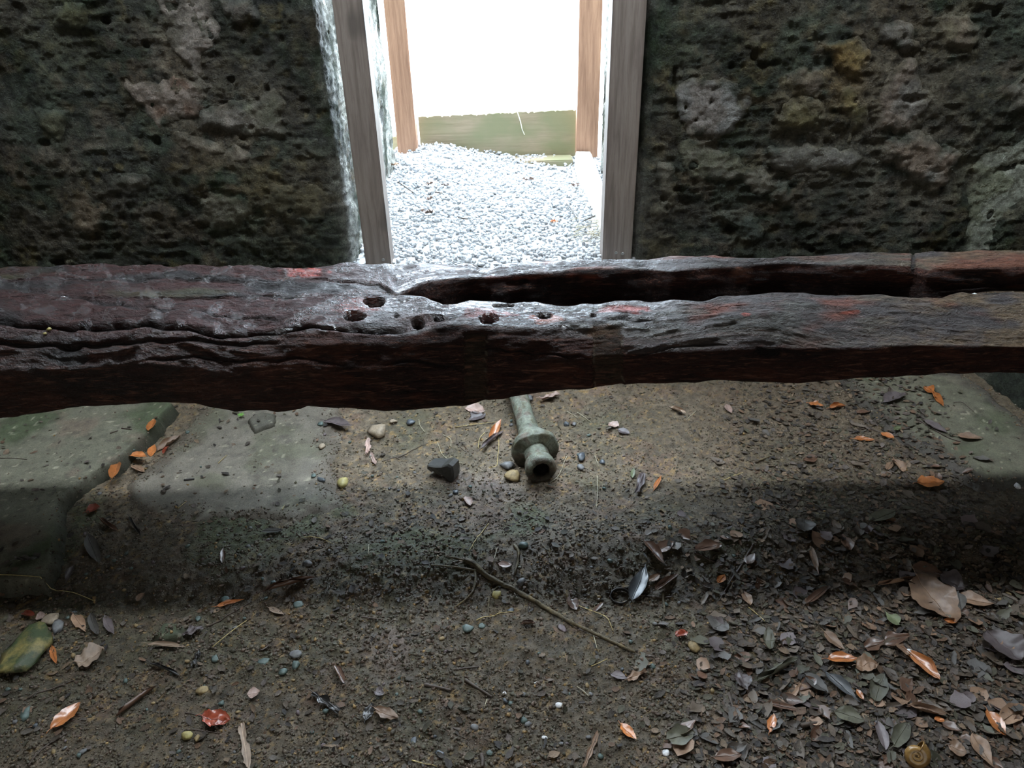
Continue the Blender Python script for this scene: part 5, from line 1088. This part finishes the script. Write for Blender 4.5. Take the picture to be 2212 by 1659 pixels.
for pts, mt, lb in [
 ([(5, 1273), (80, 1275), (160, 1281), (207, 1301)], M_straw, 'long greenish straw at the left edge below the shaded slab'),
 ([(459, 1400), (495, 1370), (533, 1342)], M_straw, 'long straw slanting up right at left, ending by a teal pebble'),
 ([(657, 1162), (690, 1163), (720, 1177)], M_straw, 'bent pale straw in the shadow right of the pale slab'),
 ([(983, 924), (1030, 918), (1078, 912)], M_straw, 'straight golden straw left of the pipe under the beam'),
 ([(1077, 944), (1078, 965), (1074, 1000), (1075, 1010), (1056, 1011)], M_straw, 'branched golden straw hanging between the orange leaf and the pipe end'),
 ([(1047, 936), (1035, 950), (1033, 970)], M_straw, 'short forked straw left of the purple rolled leaf'),
 ([(945, 957), (955, 985), (975, 998), (1005, 1003)], M_straw2, 'pale branching straw above the black jagged stone'),
 ([(905, 907), (907, 922), (918, 935)], M_straw2, 'pale hooked straw right of the tan angular rock'),
 ([(958, 941), (975, 950), (974, 968)], M_straw2, 'fine pale straw left of the short curved twig'),
 ([(1225, 1300), (1268, 1318), (1312, 1334), (1324, 1364)], M_straw, 'long golden straw bent near its right end, above the root tip'),
 ([(1029, 1342), (1070, 1331), (1110, 1324)], M_straw, 'golden straw above the pair of flat teal chips'),
 ([(890, 1644), (915, 1652), (944, 1658)], M_straw, 'golden straw at the bottom edge left of centre'),
 ([(1277, 1441), (1295, 1434), (1312, 1425)], M_straw, 'short golden straw right of centre on the bare soil'),
 ([(1278, 1362), (1284, 1382), (1290, 1404)], M_straw2, 'short pale straw crossing near the end of the root'),
 ([(1055, 1133), (1035, 1160), (1013, 1192)], M_straw, 'long straw in the beam shadow pointing at the root'),
 ([(1246, 1485), (1258, 1493), (1272, 1506)], M_straw2, 'short pale straw above the largest white flake'),
 ([(1052, 1512), (1047, 1530)], M_straw2, 'tiny pale straw on the bare soil left of the white flakes'),
 ([(797, 1178), (796, 1200)], M_straw2, 'tiny upright pale straw in the shadow left of the root'),
 ([(1065, 1222), (1074, 1185)], M_straw2, 'thin pale straw left of the upright split stick'),
 ([(1550, 1148), (1480, 1155), (1465, 1156)], M_twig, 'dark stem in the shadow above the litter'),
 ([(1290, 1030), (1291, 1070), (1288, 1100)], M_straw2, 'upright pale split straw right of the pipe end'),
 ([(1225, 986), (1205, 1035), (1190, 1042)], M_straw2, 'thin crossing straw beside the blue pebble'),
 ([(1285, 986), (1293, 1010)], M_straw2, 'short pale straw between the blue pebbles'),
 ([(1503, 890), (1482, 910)], M_straw2, 'short pale straw under the beam right of the pale curled strip'),
 ([(1556, 1042), (1605, 1022)], M_straw, 'fine straw on the soil under the right half of the beam'),
 ([(1225, 890), (1248, 905)], M_straw2, 'fine straw right of the pipe, left one of two'),
 ([(1247, 892), (1275, 912)], M_straw2, 'fine straw right of the pipe, right one of two'),
 ([(610, 1103), (616, 1092)], M_straw, 'tiny golden straw on the pale slab near the shadow'),
 ([(472, 1002), (490, 985)], M_straw, 'tiny golden straw in the middle of the pale slab'),
 ([(385, 1100), (403, 1085)], M_straw, 'tiny straw at the lower left of the pale slab'),
 ([(1616, 1313), (1634, 1328), (1651, 1343)], M_straw, 'yellow edged leaf strip in the upper litter'),
 ([(550, 1128), (566, 1135)], M_straw2, 'tiny pale straw in the shade below the pale slab'),
]: ground_tube('straw', pts, .0014, .0009, mt, lb, 'straw', lift=.003, n=5, arch=.001)
# bent black ring
c, Lw, Ww, h = frame_at(1340, 1292, 42, 40, 0); th = np.linspace(-.6, 2*pi-.9, 36)
V = []
for t in th:
    for rr, zz in ((Lw/2, .012), (Lw/2-.0016, .012), (Lw/2-.0016, 0), (Lw/2, 0)): V.append((rr*cos(t)*(1+.05*t/6), rr*.95*sin(t), zz))
k = 4; Fc = [(i*k+j, (i+1)*k+j, (i+1)*k+(j+1) % k, i*k+(j+1) % k) for i in range(len(th)-1) for j in range(k)]+[(3, 2, 1, 0), tuple((len(th)-1)*k+j for j in range(k))]
o = mesh('bent_ring', V, np.array(Fc), M_blackband, smooth=False); o.location = (c[0], c[1], c[2]+.001); o.rotation_euler = (radians(6), radians(-5), 0); tag(o, 'black band bent into an open ring beside the glossy black leaf', 'ring')
# green sprout behind the pale slab
M_sprout = simple('fresh_green_sprout', (.16, .40, .06), .5); p = gz(522, 902); sp = bpy.data.objects.new('sprout', None); COL.objects.link(sp); sp.location = p; tag(sp, 'tiny fresh green sprout at the upper edge of the pale slab', 'sprout')
tube('stem', [(0, 0, -.002), (.001, 0, .008), (0, .001, .016)], .0008, M_sprout, sp, 5)
for i in range(6):
    V, Fc = leaf_vf(60+i, 'oval', .1, .2, nu=6, nv=4); a = i*1.05; V = V*np.array([.013, .007, .007]); V[:, 0] += .007; V = V@np.array([[cos(a), sin(a), 0], [-sin(a), cos(a), 0], [0, 0, 1]]); V[:, 2] += .012+.002*(i % 2)
    mesh('leaf', V, Fc, M_sprout, sp)
# small pieces lying on the beam
for px, py, L, lb in ((104, 712, .008, 'yellow wood chip in the crack at the left of the beam, upper one'), (97, 722, .006, 'yellow wood chip in the crack at the left of the beam, lower one'), (2106, 640, .010, 'white chip lying in the groove near the right end of the beam')):
    p = on_beam(px, py); V, Fc = rock_vf(L, 5000+px, 1, .5); o = mesh('wood_chip', V, Fc, M_peb['yellow'] if px < 900 else M_peb['white'], smooth=False); o.location = (p[0], p[1], p[2]+.002); tag(o, lb, 'chip')
n = 260; gx = rng.uniform(1960, 2212, n); rowsel = slice(sum(cnt[:8])+1, sum(cnt[:9])-1)
pts = [];
GB = B2[:, rowsel]
for x in gx:
    i = np.argmin(abs(tt-x)); pts.append(GB[i, rng.integers(0, GB.shape[1])]+np.array([0, 0, .003]))
o = scatter('groove_debris', rk0, np.array(pts), rng.uniform(.003, .007, n), rng, M_clod, beam, np.array([(.10, .08, .055)])*rng.uniform(.5, 2.0, (n, 1)), tilt=1)
# dry stems and twigs in the passage
M_dry = simple('dry_pale_stem', (.45, .40, .28), .7)
def og(px, py):
    p = onZ(px, py, .44)
    for _ in range(3): p = onZ(px, py, float(oh(p[0], p[1]))+.01)
    return p
dg = bpy.data.objects.new('dry_grass_tuft', None); b0 = og(1272, 520); dg.location = b0; COL.objects.link(dg); tag(dg, 'tangle of dry pale stems at the right foot of the doorway', 'dry grass')
for i in range(34):
    p0 = np.array([rng.uniform(-.06, .07), rng.uniform(-.06, .16), .006]); a = rng.random()*6.28; L = rng.uniform(.04, .12); bnd = rng.normal()*.03
    p2 = p0+np.array([L*cos(a), L*sin(a), rng.uniform(.0, .035)]); p1 = (p0+p2)/2+np.array([bnd, bnd, .015]); 
    p2[0] = np.clip(p2[0], -.2, .065); tube('stem', smoothpath([p0, p1, p2], 4), [.0014, .0008][i % 2], M_dry, dg, 4)
for pts, lb in (([(1246, 476), (1235, 455), (1224, 443)], 'upright dark twig in the gravel near the right post'), ([(1262, 480), (1285, 470), (1303, 462)], 'dark twig leaning on the pale ledge by the right post'), ([(862, 398), (880, 410), (893, 420)], 'dark twig on the gravel near the left post'), ([(990, 474), (1010, 477)], 'short dark stick in the middle of the gravel'), ([(940, 418), (956, 421)], 'short dark stick on the gravel left of the middle')):
    P = np.array([og(x, y) for x, y in pts]); P[:, 2] += .008; o = tube('twig', smoothpath(P, 4), .0028, M_twig, None, 5); tag(o, lb, 'twig')
for px, py, L, W, mt, lb in ((923, 465, 26, 18, 'brown', 'brown crumpled leaf on the gravel, nearest of those at left'), (927, 436, 16, 12, 'brown', 'small brown leaf on the gravel behind the crumpled one'), (927, 403, 18, 10, 'brown', 'dark leaf on the gravel at left, left one of a pair'), (962, 405, 16, 8, 'brown', 'dark leaf on the gravel at left, right one of a pair'), (1140, 393, 28, 9, 'brown', 'brown leaf on the gravel in front of the low timber step'), (853, 361, 17, 14, 'tan', 'brown leaf at the foot of the far left post'), (1243, 407, 18, 22, 'brown', 'dark leaf against the pale ledge'), (1197, 485, 16, 10, 'orange', 'small orange leaf on the gravel at right')):
    c = og(px, py); V, Fc = leaf_vf(px, 'torn', .5, .3, ru=.15, nu=9, nv=6, tooth=.2); s0 = L/F*(c[1]*cos(PITCH)+.5); V = V*np.array([s0, s0*W/L*1.6, s0*W/L*1.6]); V[:, 2] -= V[:, 2].min(); o = mesh('fallen_leaf', V, Fc, LM[mt]); o.location = (c[0], c[1], c[2]+.006); tag(o, lb, 'leaf')
